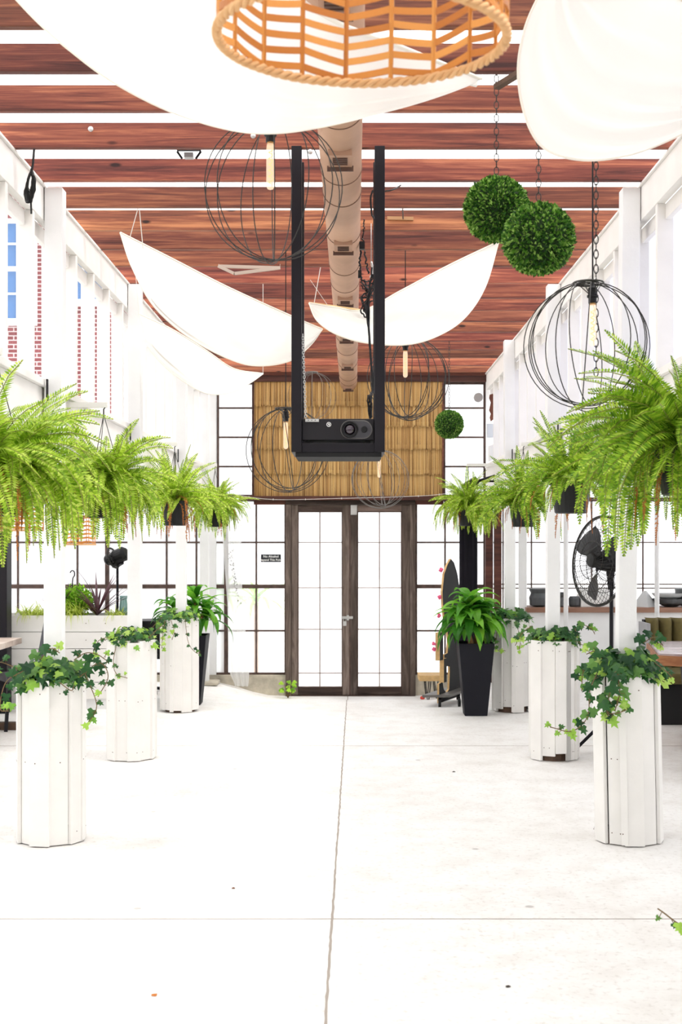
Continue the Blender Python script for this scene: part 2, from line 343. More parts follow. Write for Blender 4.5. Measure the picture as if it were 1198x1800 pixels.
def side_wall(name, sgn, xin, studs, panes, ys0):
    e = bpy.data.objects.new(name, None); COL.objects.link(e); e['kind'] = 'structure'; e.location = (sgn*xin, 0, 0)
    def b(nm, x0, x1, y0, y1, z0, z1, mt, bev=.003):
        g = MB(); a, c = sorted((sgn*x0, sgn*x1)); g.box(a, c, y0, y1, z0, z1); return g.build(nm, mt, e, bevel=bev)
    b('top_plate', xin, xin+.045, .2, 14.15, 3.30, 3.475, M['white'])
    b('cap_board', xin-.012, xin+.09, .2, 14.15, 3.475, 3.49, M['white'])
    b('inner_batten', xin+.045, xin+.075, .2, 14.15, 3.22, 3.30, M['white'])
    b('sill_rail', xin-.015, xin+.10, .2, 14.15, 2.415, 2.455, M['white'])
    b('lower_header', xin+.01, xin+.055, .2, 14.15, 2.12, 2.415, M['white'])
    for y in studs: b('stud', xin+.003, xin+.085, y-.04, y, 2.455, 3.30, M['white'])
    for (y0, y1, mt) in panes: b('pane', xin+.088, xin+.094, y0, y1, 2.455, 3.30, mt, 0)
    for y in (4.08, 6.61, 9.12, 11.67):
        g = MB(); g.box(sgn*(xin-.03)-.004, sgn*(xin-.03)+.004, y-.02, y, 2.33, 2.45); g.build('black_strap', M['black'], e)
    return e
ls = [1.37+.51*k for k in range(25)]; ls = [y for y in ls if min(abs(y-p) for p in (4.16, 6.69, 9.2, 11.75)) > .1]
side_wall('wall_left', -1, 1.62, ls, [(.2, 9.1, M['clear']), (9.1, 14.1, M['frost'])], 0)
rs = [1.25+.51*k for k in range(25)]; rs = [y for y in rs if min(abs(y-p) for p in (4.16, 6.69, 9.2, 11.75)) > .1]
side_wall('wall_right', 1, 1.55, rs, [(.2, 14.1, M['frost_cool'])], 0)
for sgn, nm in ((-1, 'outer_left'), (1, 'outer_right')):
    e = bpy.data.objects.new('wall_'+nm, None); COL.objects.link(e); e['kind'] = 'structure'; e.location = (sgn*4.85, 6, 0)
    g = MB(); a, c = sorted((sgn*4.83, sgn*4.91)); g.box(a, c, -1, 14.3, -.02, .5); g.build('low_wall', M['white_cold'], e)
    g = MB(); g.box(sgn*4.87-.003, sgn*4.87+.003, -1, 14.3, .5, 2.2); g.build('pane', M['frost'], e)
    for k in range(12):
        g = MB(); y = -.9+k*1.375; g.box(sgn*4.87-.03, sgn*4.87+.03, y-.02, y+.02, .5, 2.2); g.build('mullion', M['steel'], e)
g = MB(); g.box(-4.85, 4.85, -1.3, -1.2, 0, 3.6); S(g.build('wall_front_light_block', plain('light_block_wall_grey', (.42,.41,.40), .8)))  # unseen wall behind the camera, added to cut frontal light
# far wall: windows
def window(name, x0, x1, z0, z1, vs, hs, y=YW, edge=.022, thick=(), vt=.009, fr='steel', glass='frost', ybar=.05):
    e = bpy.data.objects.new(name, None); COL.objects.link(e); e['kind'] = 'structure'; e.location = ((x0+x1)/2, y, z0)
    g = MB()
    g.box(x0, x1, y, y+ybar, z0, z0+edge); g.box(x0, x1, y, y+ybar, z1-edge, z1)
    g.box(x0, x0+edge, y, y+ybar, z0+edge, z1-edge); g.box(x1-edge, x1, y, y+ybar, z0+edge, z1-edge)
    for v_ in vs:
        h = .022 if v_ in thick else vt; g.box(v_-h, v_+h, y+.006, y+ybar-.008, z0+edge, z1-edge)
    for h_ in hs:
        t = .022 if h_ in thick else vt
        g.box(x0+edge, x1-edge, y+.003, y+ybar-.01, h_-t, h_+t)
    g.build('window_frame', M[fr], e)
    g = MB(); g.box(x0+.005, x1-.005, y+.024, y+.028, z0+.005, z1-.005); g.build('window_glass', M[glass], e)
    return e
z880, z953, z1032, z1109, z1185 = Z(878), Z(953.5), Z(1031), Z(1109), Z(1186)
window('window_1', X(381), X(446), Z(873), Z(672), [], [Z(717), Z(768.5), Z(820)])
window('window_2', X(779), X(853), Z(873), Z(672), [], [Z(717), Z(768.5), Z(820)])
window('window_3', X(397), X(503), z1185, z880, [X(450)], [z953, z1032, z1109], thick=(z1032,))
window('window_4', X(729.5), X(853), z1185, z880, [X(782), X(836)], [z953, z1032, z1109], thick=(z1032,))
lv = [X(397-52.3*k) for k in range(1, 9)]
window('window_5', -4.8, X(397), z1185, z880, lv, [z953, z1032, z1109], thick=(z1032, lv[3], lv[7]), glass='frost_heavy')
window('window_6', X(853), 4.8, z1185, z880, [X(884), X(934), X(1040), X(1130)], [z953, Z(1027), Z(1034), z1109], vt=.006)
window('window_7', -4.8, -1.68, z880+.002, 2.42, [-4.1, -3.4, -2.7, -2.0], [], glass='frost_heavy')
window('window_8', 1.6, 4.8, z880+.002, 2.42, [2.0, 2.7, 3.4, 4.1], [])
e = bpy.data.objects.new('wall_back', None); COL.objects.link(e); e['kind'] = 'structure'; e.location = (0, YW, -.2)
def wb(nm, x0, x1, y0, y1, z0, z1, mt, bev=.003):
    g = MB(); g.box(x0, x1, y0, y1, z0, z1); return g.build(nm, mt, e, bevel=bev)
wb('curb', -4.85, X(505), YW-.03, YW+.15, -.25, z1185, M['stone'])
wb('curb', X(728), 4.85, YW-.03, YW+.15, -.25, z1185, M['stone'])
wb('transom_ledge', X(421), X(800), YW-.11, YW+.06, Z(879.5), Z(872.5), M['brown_trim'])
wb('transom_beam', X(446), X(779), YW-.02, YW+.08, Z(887), Z(872), M['brown_trim'])
wb('ledger_board', X(440), 1.60, YW-.06, YW+.05, Z(672), Z(661), M['brown_trim'])
wb('ledger_fascia', -1.55, 1.6, YW-.02, YW+.08, 3.40, 3.62, M['brown_trim'])
wb('panel_backing', X(446), X(779), YW+.0, YW+.05, Z(872), Z(672), M['brown_trim'])
wb('corner_post', X(853), X(866), YW-.02, YW+.1, z1185, 3.4, M['white_cold'])
wb('corner_post', X(366), X(380), YW-.02, YW+.1, z1185, 3.4, M['white_cold'])
wb('brown_post', X(851), X(863), YW-.12, YW-.03, dip(1.55,14.1), Z(893), M['brown_trim'])
wb('brown_post', X(866), X(878), YW-.16, YW-.07, 0, Z(893), M['brown_trim'])
# door frame and doors
e = bpy.data.objects.new('trim_1', None); COL.objects.link(e); e['kind'] = 'structure'; e.location = (0, YW, -.15)
zb = -.158
for (a, c) in ((502, 512), (719.5, 729.5)):
    g = MB(); g.box(X(a), X(c), YW-.06, YW+.08, zb-.02, Z(879)); g.build('door_jamb', M['door_wood'], e, bevel=.004)
g = MB(); g.box(X(502), X(729.5), YW-.065, YW+.08, Z(887.5), Z(879.5)); g.build('door_head', M['door_wood_h'], e, bevel=.004)
g = MB(); g.box(X(502), X(729), YW-.08, YW+.12, zb-.03, zb+.006); g.build('threshold', M['steel'], e)
def door(name, a, b_, ga, gb, mull):
    d = bpy.data.objects.new(name, None); COL.objects.link(d); d['kind'] = 'structure'; d.location = (X(a), YW, zb)
    y0, y1 = YW-.035, YW+.02; zt, zg, zlo, z0 = Z(887.5), Z(899), Z(1208), zb+.008
    for (p, q) in ((a, ga), (gb, b_)):
        g = MB(); g.box(X(p), X(q), y0, y1, z0, zt); g.build('stile', M['door_wood'], d, bevel=.004)
    g = MB(); g.box(X(ga), X(gb), y0+.004, y1, zg, zt-.002); g.build('top_rail', M['door_wood_h'], d, bevel=.003)
    g = MB(); g.box(X(ga), X(gb), y0+.004, y1, z0, zlo); g.build('bottom_rail', M['door_wood_h'], d, bevel=.003)
    g = MB()
    for (p, q) in ((ga, ga+1.3), (gb-1.3, gb)): g.box(X(p), X(q), y0-.004, y1-.01, zlo, zg)
    g.box(X(ga), X(gb), y0-.004, y1-.01, zg-.01, zg); g.box(X(ga), X(gb), y0-.004, y1-.01, zlo, zlo+.01)
    g.build('glazing_bead', M['steel'], d)
    g = MB(); g.box(X(mull)-.006, X(mull)+.006, y0+.012, y1-.012, zlo, zg)
    for h in (953.5, 1033, 1106, 1183): g.box(X(ga), X(gb), y0+.014, y1-.014, Z(h)-.0045, Z(h)+.0045)
    g.build('muntin', plain('thin_muntin', (.28,.22,.20), .7), d)
    g = MB(); g.box(X(ga)+.002, X(gb)-.002, YW-.01, YW-.006, zlo+.001, zg-.001); g.build('door_glass', M['frost'], d)
    return d
d1 = door('door_1', 512.3, 614, 523.5, 601.5, 562); d2 = door('door_2', 614.6, 719.3, 628, 705.5, 666.5)
g = MB(); g.box(X(613.4), X(615.6), YW-.043, YW-.036, zb+.01, Z(888)); g.build('astragal', M['steel'], d1)  # dark strip added so no daylight shows between the leaves
g = MB(); y = YW-.045                                       # hasp, staple and padlock
g.box(X(601), X(620), y, y+.01, Z(1087.5), Z(1083)); g.box(X(609), X(613), y-.012, y+.008, Z(1090), Z(1081))
g.tube([(X(603.5), y-.012, Z(1088)), (X(603.5), y-.012, Z(1092)), (X(607.5), y-.012, Z(1092)), (X(607.5), y-.012, Z(1088))], .004)
g.box(X(602.5), X(608.5), y-.022, y-.004, Z(1099.5), Z(1091.5)); g.build('hasp', M['silver'], d1, bevel=.001)
g = MB(); g.box(X(616), X(627), y, y+.01, Z(905), Z(888)); g.build('top_bolt', M['silver'], d2)
# sign on the left window
sg = thing('sign', 'small black sign with white lettering fixed to the window pane left of the doors', 'sign', (X(476), YW-.012, Z(981)))
g = MB(); g.box(X(458.5), X(493.5), YW-.008, YW-.002, Z(988), Z(974.5)); g.build('sign_plate', M['sign'], sg, bevel=.002)
def lettering(txt, size, c, mt, parent, name='lettering', rot=(R(90), 0, 0)):
    cu = bpy.data.curves.new(name, 'FONT'); cu.body = txt; cu.size = size; cu.align_x = 'CENTER'; cu.align_y = 'CENTER'; cu.extrude = .0006; cu.offset = size*.018
    t = bpy.data.objects.new('t', cu); COL.objects.link(t); bpy.context.view_layer.update()
    me = bpy.data.meshes.new_from_object(t); bpy.data.objects.remove(t)
    me.materials.clear(); me.materials.append(mt)
    o = bpy.data.objects.new(name, me); COL.objects.link(o); o.location = c; o.rotation_euler = rot; o.parent = parent
    o.matrix_parent_inverse = Matrix.Translation(-Vector(parent.location)); return o
lettering('No Alcohol', .037, (X(476), YW-.0085, Z(978.3)), M['signtext'], sg)
lettering('Beyond This Point', .034, (X(476), YW-.0085, Z(984.3)), M['signtext'], sg)
# reed panel above the doors
rp = thing('reed_panel', 'golden reed matting panel hung in overlapping rows above the double doors', 'wall panel', (X(612), YW-.03, Z(873)))
random.seed(11); rows = [(826, 873.5, 0), (782, 834, 1), (742, 790, 2), (706, 750, 3), (672, 714, 4)]
for (a, b_, k) in rows:
    g = MB(); x = X(446)+.002; y = YW-.022-.004*k
    while x < X(778):
        wd = random.uniform(.004, .008); z0 = Z(b_)+random.uniform(-.014, .014) if k else Z(b_)+random.uniform(0, .01)
        t = random.uniform(-.004, .004); dy = random.uniform(0, .005); z1 = Z(a)
        g.add([(x+t, y-dy-.016, z0), (x+wd+t, y-dy-.016, z0), (x+wd, y-dy, z1), (x, y-dy, z1), (x+t, y-dy-.011, z0), (x+wd+t, y-dy-.011, z0), (x+wd, y-dy+.005, z1), (x, y-dy+.005, z1)],
              [(0,1,2,3), (1,5,6,2), (4,0,3,7), (0,4,5,1), (7,6,5,4)]); x += wd*.93
    g.build('reed_row', M['reed'], rp)
for px in (446, 777.5):
    g = MB(); g.box(X(px)-.008, X(px)+.008, YW-.06, YW-.005, Z(873), Z(673)); g.build('side_batten', M['brown_trim'], rp)
# ceiling beams
bys = [2.52, 3.04, 3.56, 4.08, 4.60, 5.04, 5.50, 6.02, 6.57, 7.09, 7.62, 8.12, 8.62, 9.18, 9.75, 10.27, 10.80, 11.33, 11.86, 12.39, 12.95, 13.52, 14.04]
words = ['first','second','third','fourth','fifth','sixth','seventh','eighth','ninth','tenth','eleventh','twelfth','thirteenth','fourteenth','fifteenth','sixteenth','seventeenth','eighteenth','nineteenth','twentieth','twenty-first','twenty-second','twenty-third']
random.seed(3)
for i, y in enumerate(bys):
    k = len(bys)-1-i; g = MB(); hh = .117+random.uniform(-.005, .005)
    g.box(-1.80, 1.74, y, y+.04, 3.475+.015, 3.475+.015+hh)
    o = g.build('ceiling_beam', M['beam'], bevel=.003)
    lab = 'reddish-brown stained ceiling beam, %s counted from the reed-panel wall' % words[k]
    if k == 0: lab = 'reddish-brown stained ceiling beam closest to the reed-panel wall'
    tag(o, lab, 'ceiling beam', 'stained ceiling beams across the hall')
# posts of the two rows
PY = [4.16, 6.69, 9.2, 11.75]
PW = .0475
side_words = {-1: 'left', 1: 'right'}
order = ['out of frame', 'nearest in view', 'second in view', 'third in view']
for sgn in (-1, 1):
    for i, y in enumerate(PY):
        xb = -1.575 if sgn < 0 else [1.47, 1.468, 1.495, 1.515][i]; xt = -1.568 if sgn < 0 else [1.5, 1.50, 1.50, 1.50][i]
        g = MB(); z0, z1 = .02, 3.475
        g.add([(xb-PW, y-PW, z0), (xb+PW, y-PW, z0), (xb+PW, y+PW, z0), (xb-PW, y+PW, z0), (xt-PW, y-PW, z1), (xt+PW, y-PW, z1), (xt+PW, y+PW, z1), (xt-PW, y+PW, z1)],
              [(0,3,2,1), (4,5,6,7), (0,1,5,4), (1,2,6,5), (2,3,7,6), (3,0,4,7)])
        o = g.build('wooden_post', M['white_cold'], bevel=.004)
        tag(o, 'square white roof post of the %s row, %s, rising from a planter' % (side_words[sgn], order[i]), 'post', 'white roof posts along the walkway')
g = MB(); g.box(X(918, 13.7)-.04, X(918, 13.7)+.04, 13.66, 13.74, 0, 2.2); tag(g.build('wooden_post', M['white_cold'], bevel=.003), 'slim white post at the counter just right of the third right roof post', 'post')
g = MB(); g.box(X(360, 14)-.045, X(360, 14)+.05, 13.9, 14.0, 0.035, 3.47); 
o = g.build('wooden_post', M['white_cold'], bevel=.003); tag(o, 'white wooden post in the far left corner beside the sheer drape', 'post')
g = MB(); g.box(X(360, 14)-.12, X(360, 14)+.16, 13.78, 14.1, 0, .035); tag(g.build('stepping_slab', M['stone'], bevel=.01), 'flat stone slab under the far left corner post', 'stone slab')
for px, yy, lab in ((994, 12.9, 'thin white pole before the counter, left of the pedestal fan head'), (1154, 12.4, 'thin white pole behind the big right fern, above the olive booth')):
    g = MB(); g.tube([(X(px, yy), yy, 0), (X(px, yy), yy, 2.3)], .024, 12); tag(g.build('metal_pole', M['white_cold'], smooth=True), lab, 'pole')
g = MB(); x = X(4, 11.6); g.box(x-.3, x+.055, 11.55, 11.72, 0, 2.3); tag(g.build('black_pillar', M['black'], bevel=.004), 'black pillar at the far left edge behind the wooden dining table', 'pillar')
# brick building outside
bb = thing('brick_building', 'red brick building with white-framed windows seen through the left upper panes', 'building', (-8, 26, -.3))
g = MB(); g.box(-13, -4.3, 26, 31, -.3, 11.5); g.build('brick_wall', M['brick'], bb)
for (x0, x1, z0, z1) in ((-8.1, -6.47, 6.2, 8.27), (-5.72, -4.9, 6.6, 8.27), (-11, -9.4, 6.2, 8.27), (-8.1, -6.47, 2.6, 4.6)):
    g = MB(); t = .09
    g.box(x0, x1, 25.93, 26.02, z0-.14, z0); g.box(x0, x1, 25.95, 26.02, z1-t, z1); g.box(x0, x0+t, 25.95, 26.02, z0, z1-t); g.box(x1-t, x1, 25.95, 26.02, z0, z1-t)
    nxx = 4
    for k in range(1, nxx): xx = x0+(x1-x0)*k/nxx; g.box(xx-.02, xx+.02, 25.96, 26.0, z0, z1-t)
    for k in range(1, 4): zz = z0+(z1-z0)*k/4; tt = .05 if k == 2 else .02; g.box(x0+t, x1-t, 25.955, 26.0, zz-tt, zz+tt)
    f = g.build('window', plain('white_window_frame', (.8,.8,.8), .6), bb)
    g = MB(); g.box(x0+.02, x1-.02, 25.985, 26.003, z0+.01, z1-.02); g.build('pane', M['sky_tint_pane'], f).matrix_parent_inverse = Matrix.Translation(-Vector(bb.location))@Matrix.Translation(Vector(bb.location))
# ------------------------------------------------------------------ planters, ivy
def ivy_leaf(g, c, nrm, tipdir, s, mi=0):
    c, n_, t = Vector(c), Vector(nrm).normalized(), Vector(tipdir)
    t = (t-n_*t.dot(n_)); t = t.normalized() if t.length > 1e-5 else n_.orthogonal().normalized(); u = t.cross(n_)
    sh = [(0,-.38), (.30,-.52), (.55,-.22), (.28,.02), (.46,.30), (.16,.28), (0,.72), (-.16,.28), (-.46,.30), (-.28,.02), (-.55,-.22), (-.30,-.52)]
    vs = [c+(n_*(-.10*s))]+[c+u*(x*s)+t*(y*s)-n_*(abs(x)*.28*s+.10*s*max(0,y)) for (x, y) in sh]
    vs[0] = c+n_*(.04*s)
    g.add(vs, [(0, i+1, (i+1) % 12+1) for i in range(12)], mi)
def rnd_dir(rg, up=0):
    while 1:
        v = Vector((rg.uniform(-1,1), rg.uniform(-1,1), rg.uniform(-1,1)))
        if .1 < v.length < 1: v.normalize(); v.z += up; return v.normalized()
def ivy(c, Rr, n, s, seed, trails, parent, sx=1.35, hz=.10, young=.15):
    n = int(n*1.7); s *= .82
    rg = random.Random(seed); g = MB(); c = Vector(c); st = MB()
    for i in range(n):
        a = rg.uniform(0, 2*math.pi); r = Rr*math.sqrt(rg.uniform(.10, 1.0))*rg.uniform(.95, sx)
        over = max(0, r/Rr-1.0)
        p = c+Vector((math.cos(a)*r, math.sin(a)*r, hz*(1-(r/(Rr*1.5))**2)*rg.uniform(.1, 1.1)-over*rg.uniform(.0, .42)*.6))
        out = Vector((math.cos(a), math.sin(a), 0))
        nr = (out*rg.uniform(.1, 1.1)+Vector((0,-.35,.9))+rnd_dir(rg)*.55); td = out*.6+Vector((0,0,-.8))+rnd_dir(rg)*.7
        ivy_leaf(g, p, nr, td, s*rg.uniform(.55, 1.2), 1 if rg.random() < young else 0)
        if i % 5 == 0: st.tube([c+Vector((math.cos(a)*r*.4, math.sin(a)*r*.4, -.01)), (c+p)/2+Vector((0,0,.03)), p], .0022, 4)
    for (pts, m_, sz) in trails:
        q = crom(pts, m_*2); st.tube(q, .0026, 5)
        for i in range(m_):
            p = q[i*2]; t = i/m_
            off = rnd_dir(rg)*.035*sz; nr = Vector((rg.uniform(-.5,.5), -1, rg.uniform(.0,.9)))
            ivy_leaf(g, p+off, nr, Vector((rg.uniform(-1,1), rg.uniform(-.2,.2), rg.uniform(-1.1,.2))), s*sz*rg.uniform(.6, 1.1)*(1-.35*t), 1 if t > .62 and rg.random() < .75 else 0)
            st.bar(p, p+off, .002)
    g.build('ivy', [M['ivy'], M['ivy_young']], parent); st.build('ivy_stem', M['stem'], parent)
def planter(cx, cy, label, seed, h=.875, gap=.0, lean=0, trails=(), n=110, s=.07, young=.15, R0=.150, hz=.10):
    rg = random.Random(seed); t = thing('planter', label, 'planter', (cx, cy, 0), 'white board-clad planters around the roof posts')
    g = MB(); nb = 11; a0 = rg.uniform(0, .5)
    def brd(a, r, wd, z0, z1, th=.020):
        o, u = Vector((math.cos(a), math.sin(a), 0)), Vector((-math.sin(a), math.cos(a), 0))
        c = Vector((cx+lean*(.45), cy, (z0+z1)/2))+o*r; tilt = Vector((lean*.0, 0, 1)).normalized()
        g.obox(c, u*(wd/2), o*(th/2), Vector((-lean*.5, 0, (z1-z0)/2)) if lean else (0, 0, (z1-z0)/2), 0)
        for k in range(3):
            if rg.random() < .8:
                zz = rg.choice((z0+.06, z1-.07, (z0+z1)/2)); pp = Vector((cx, cy, zz))+o*(r+th/2)+u*rg.uniform(-wd*.35, wd*.35); g.obox(pp, u*.0028, o*.0008, (0, 0, .0028), 1)
    for k in range(nb):
        a = a0+2*math.pi*k/nb+rg.uniform(-.05, .05)
        brd(a, R0+(.0 if k % 2 else .017)+rg.uniform(-.003, .003), .098+rg.uniform(-.006, .012), .006+gap*rg.choice((0, .6, 1)), h+rg.uniform(-.012, .006))
    for k in range(3):                                    # narrow cover strips over some joints
        a = a0+2*math.pi*(rg.randrange(nb)+.5)/nb; brd(a, R0+.030, .036, .012, h-.004, .014)
    g.build('board_cladding', [M['white'], M['nail']], t, bevel=.0025)
    g = MB(); g.lathe([(R0-.012, 0), (R0-.008, .05), (R0-.012, .05), (R0-.03, .06)], (cx, cy, 0), 14); g.build('timber_base', M['darkbase'], t)
    g = MB(); g.lathe([(R0-.012, h-.07), (R0-.014, h-.03), (.09, h-.015), (0, h-.01)], (cx, cy, 0), 16); g.build('soil', M['soil'], t)
    ivy((cx, cy, h-.005), R0+.01, n, s, seed+50, trails, t, hz=hz, young=young)
    return t
def tr(pl, m_, sz=1.0): return ([P(*p) for p in pl], m_, sz)
planter(-1.59, 6.69, 'white board-clad ivy planter nearest the camera in the left row', 1, h=.872, trails=[
    tr([(140,1190,6.6),(175,1165,6.5),(190,1190,6.5),(172,1225,6.5)], 9), tr([(150,1185,6.5),(170,1240,6.5),(155,1270,6.5),(163,1258,6.5)], 8, .8),
    tr([(40,1180,6.5),(10,1200,6.45),(0,1245,6.4),(15,1250,6.4)], 9), tr([(30,1175,6.6),(-5,1165,6.6),(-25,1200,6.6)], 8), tr([(105,1200,6.45),(125,1214,6.42),(130,1205,6.42)], 4, .6),
    tr([(70,1160,6.6),(90,1140,6.5),(105,1148,6.5)], 5), tr([(130,1160,6.6),(150,1148,6.6),(170,1150,6.6),(186,1160,6.6)], 6)], n=200, s=.088)
planter(-1.60, 9.2, 'white board-clad ivy planter second in the left row, before the long trough', 2, h=.870, trails=[
    tr([(205,1130,9.05),(199,1165,9.0),(205,1185,9.0),(224,1192,9.0)], 7, .8), tr([(200,1118,9.1),(175,1125,9.0),(168,1138,9.0)], 5, .7), tr([(262,1120,9.1),(285,1100,9.1),(292,1112,9.1)], 6, .8)], n=75, s=.068, young=.35)
planter(-1.585, 11.75, 'white board-clad ivy planter third in the left row, beside the leafy potted plant', 3, h=.87, gap=.03, trails=[
    tr([(290,1090,11.5),(286,1115,11.5),(284,1140,11.5)], 9), tr([(300,1090,11.5),(306,1110,11.4),(302,1125,11.4)], 6), tr([(325,1088,11.5),(331,1130,11.4),(345,1148,11.4),(352,1146,11.4)], 6, .7),
    tr([(285,1085,11.6),(270,1100,11.6),(255,1120,11.6)], 8)], n=90, s=.075, young=.4)
planter(1.475, 6.69, 'white board-clad ivy planter nearest the camera in the right row', 4, h=.90, gap=.0, lean=.018, trails=[
    tr([(1075,1185,6.45),(1072,1215,6.42),(1066,1245,6.42),(1072,1268,6.42)], 13, 1.1), tr([(1085,1185,6.45),(1088,1220,6.42),(1080,1250,6.42)], 9), tr([(1070,1255,6.42),(1090,1252,6.4),(1104,1245,6.4)], 6, .7),
    tr([(1050,1180,6.5),(1036,1215,6.42),(1032,1260,6.4),(1005,1285,6.4),(966,1278,6.4)], 20, .85), tr([(1045,1170,6.5),(1025,1180,6.5),(1022,1215,6.45)], 9, .9),
    tr([(1150,1165,6.6),(1170,1180,6.5),(1180,1190,6.5)], 4, .7), tr([(1130,1130,6.6),(1150,1120,6.6),(1165,1135,6.6)], 9, .9), tr([(1060,1160,6.6),(1045,1145,6.6),(1030,1150,6.6)], 7)], n=220, s=.088, hz=.13)
planter(1.505, 9.2, 'white board-clad ivy planter second in the right row, with a dark base showing', 5, h=.872, gap=.055, trails=[
    tr([(935,1100,9.05),(918,1112,9.0),(905,1135,9.0)], 10), tr([(1010,1105,9.05),(1018,1130,9.0),(1030,1135,9.0)], 7), tr([(1020,1095,9.1),(1038,1105,9.1),(1045,1115,9.1)], 6)], n=130, s=.07, young=.06)
planter(1.525, 11.75, 'white board-clad ivy planter third in the right row, behind the tapered black pot', 6, h=.87, gap=.05, trails=[
    tr([(875,1095,11.5),(872,1120,11.45),(868,1140,11.4),(888,1144,11.4)], 9), tr([(905,1095,11.5),(914,1120,11.4),(912,1145,11.4)], 9)], n=90, s=.075)
planter(1.50, 4.16, 'white ivy planter out of frame whose trailing sprig reaches in at lower right', 7, h=.87, trails=[
    ([(1.33, 4.1, .86), (1.24, 4.1, .6), (1.20, 4.15, .38), (1.14, 4.2, .30), (1.06, 4.3, .335)], 15, .75)], n=100, s=.075)
# ------------------------------------------------------------------ hanging ferns
def fern(cx, cy, zt, Rf, nf, label, seed, npair=26, deep=False, lo=0, hi=88, bend=(80, 170), ndry=7, pot_r=.115, back=1.0, up=1.0):
    rg = random.Random(seed); t = thing('hanging_fern', label, 'hanging plant', (cx, cy, zt-.2), 'ferns hanging along the walkway')
    sgn = -1 if cx < 0 else 1; g = MB()
    g.lathe([(pot_r*.72, -.20), (pot_r*.78, -.195), (pot_r*.98, -.02), (pot_r*1.06, -.02), (pot_r*1.06, 0), (pot_r*.96, 0), (pot_r*.94, -.03)], (cx, cy, zt), 24); g.build('pot', M['dark_plastic'], t, smooth=False)
    g = MB(); g.lathe([(pot_r*.95, -.035), (0, -.02)], (cx, cy, zt), 16); g.build('soil', M['soil'], t)
    g = MB(); top = Vector((cx, cy, 2.33))
    for k in range(3):
        a = k*2.1+.4; g.tube([(cx+math.cos(a)*pot_r, cy+math.sin(a)*pot_r, zt-.01), top], .0022, 5)
    g.tube([top, top+Vector((0, 0, .03)), top+Vector((0.012, 0, .045)), top+Vector((0, 0, .06))], .004, 6)
    g.build('hanger', M['wire'], t)
    xw = sgn*(1.63 if sgn < 0 else 1.56); g = MB(); g.bar((cx-sgn*.02, cy, 2.385), (xw, cy, 2.385), .018, .03); g.build('bracket', M['white'], t)
    G = MB(); D = MB(); npair = int(npair*1.3)
    for i in range(nf+ndry):
        dry = i >= nf; a = rg.uniform(0, 2*math.pi)
        q = rg.random(); e0 = R(lo+(hi-lo)*q); L = Rf*rg.uniform(.55, 1.2)*(up if q > .75 else 1)*(.8 if dry else 1)
        if math.sin(a) > 0: L *= back
        bd = R(bend[0]*.55+(bend[1]-bend[0]*.55)*rg.random()); n = 15
        if q > .8: bd *= .55
        if dry: e0 = R(rg.uniform(-30, 40)); bd = R(130)
        o = Vector((cx+math.cos(a)*pot_r*.55*rg.random(), cy+math.sin(a)*pot_r*.55*rg.random(), zt)); da = rg.uniform(-1.0, 1.0)
        pts = [o]; th = []
        for k in range(n):
            s_ = k/n; an = e0-bd*s_**.9; an = max(an, R(-86)); az = a+da*s_; d = Vector((math.cos(an)*math.cos(az), math.cos(an)*math.sin(az), math.sin(an))); th.append((d, az)); pts.append(pts[-1]+d*(L/n))
        g = D if dry else G; M_ = n
        g.tube(pts[::3]+[pts[-1]], [.0022]*(len(pts[::3]))+[.0008], 3, cap=False, mi=1)
        roll = rg.uniform(-.9, .9)
        for k in range(npair):
            s_ = .10+.89*k/(npair-1); f_ = s_*n; j = min(int(f_), n-1); p = pts[j]+(pts[j+1]-pts[j])*(f_-j); d, az = th[j]
            side = Vector((-math.sin(az), math.cos(az), 0)); upv = side.cross(d).normalized(); side = (side*math.cos(roll)+upv*math.sin(roll)); upv = side.cross(d)
            prof = min(1, (s_/.22)**.7)*(1-s_)**.62*1.25+.05
            ll = (.10*L+.006)*prof*rg.uniform(.88, 1.08); wd = L/npair*.44
            if dry: ll *= .6; wd *= .9
            for q2 in (-1, 1):
                if dry and rg.random() < .3: continue
                ld = (side*q2+d*.28-upv*(.18+rg.uniform(-.08, .12))).normalized()
                g.add([p-d*wd*.7, p+ld*ll*.45-d*wd*1.05, p+ld*ll+d*wd*.2, p+ld*ll*.35+d*wd*1.0, ], [(0,1,2,3)], 0)
    G.build('fronds', [M['fern_deep' if deep else 'fern'], M['rachis']], t)
    D.build('dry_fronds', [M['dry'], M['dry']], t)
    return t
fern(-1.46, 5.2, 1.90, .47, 250, 'large bright fern hanging at the far left edge, nearest of the left ferns', 21, npair=30, ndry=44, bend=(95, 190), hi=76)
fern(-1.42, 7.25, 1.93, .43, 230, 'round bushy fern hanging second in the left row, over a rattan shade', 22, npair=26, ndry=36, bend=(95, 190), hi=80)
fern(-1.42, 10.2, 1.92, .42, 105, 'fern with browned fronds over a visible black pot, third in the left row', 23, npair=22, ndry=26, pot_r=.115, bend=(40, 120), lo=8)
fern(-1.39, 13.0, 1.94, .40, 150, 'small fern hanging farthest in the left row, before the far windows', 24, npair=20, ndry=10, pot_r=.1, bend=(90, 190))
fern(1.36, 5.0, 1.98, .53, 270, 'very large fern with long arching fronds at the right edge, nearest of the right ferns', 25, npair=34, deep=True, ndry=14, bend=(80, 165), pot_r=.14, hi=80)
fern(1.40, 7.9, 1.97, .46, 120, 'fern in a black pot hanging second in the right row, left of the fan', 26, npair=26, deep=True, ndry=14, bend=(40, 110), lo=12, pot_r=.13)
fern(1.42, 10.2, 1.91, .44, 130, 'fern in a dark pot hanging third in the right row, above the third planter', 27, npair=22, deep=True, ndry=18, bend=(50, 140), lo=5)
fern(1.24, 13.0, 1.95, .41, 180, 'loose fern hanging farthest in the right row, left of the others', 28, npair=20, deep=False, ndry=6, bend=(90, 180))
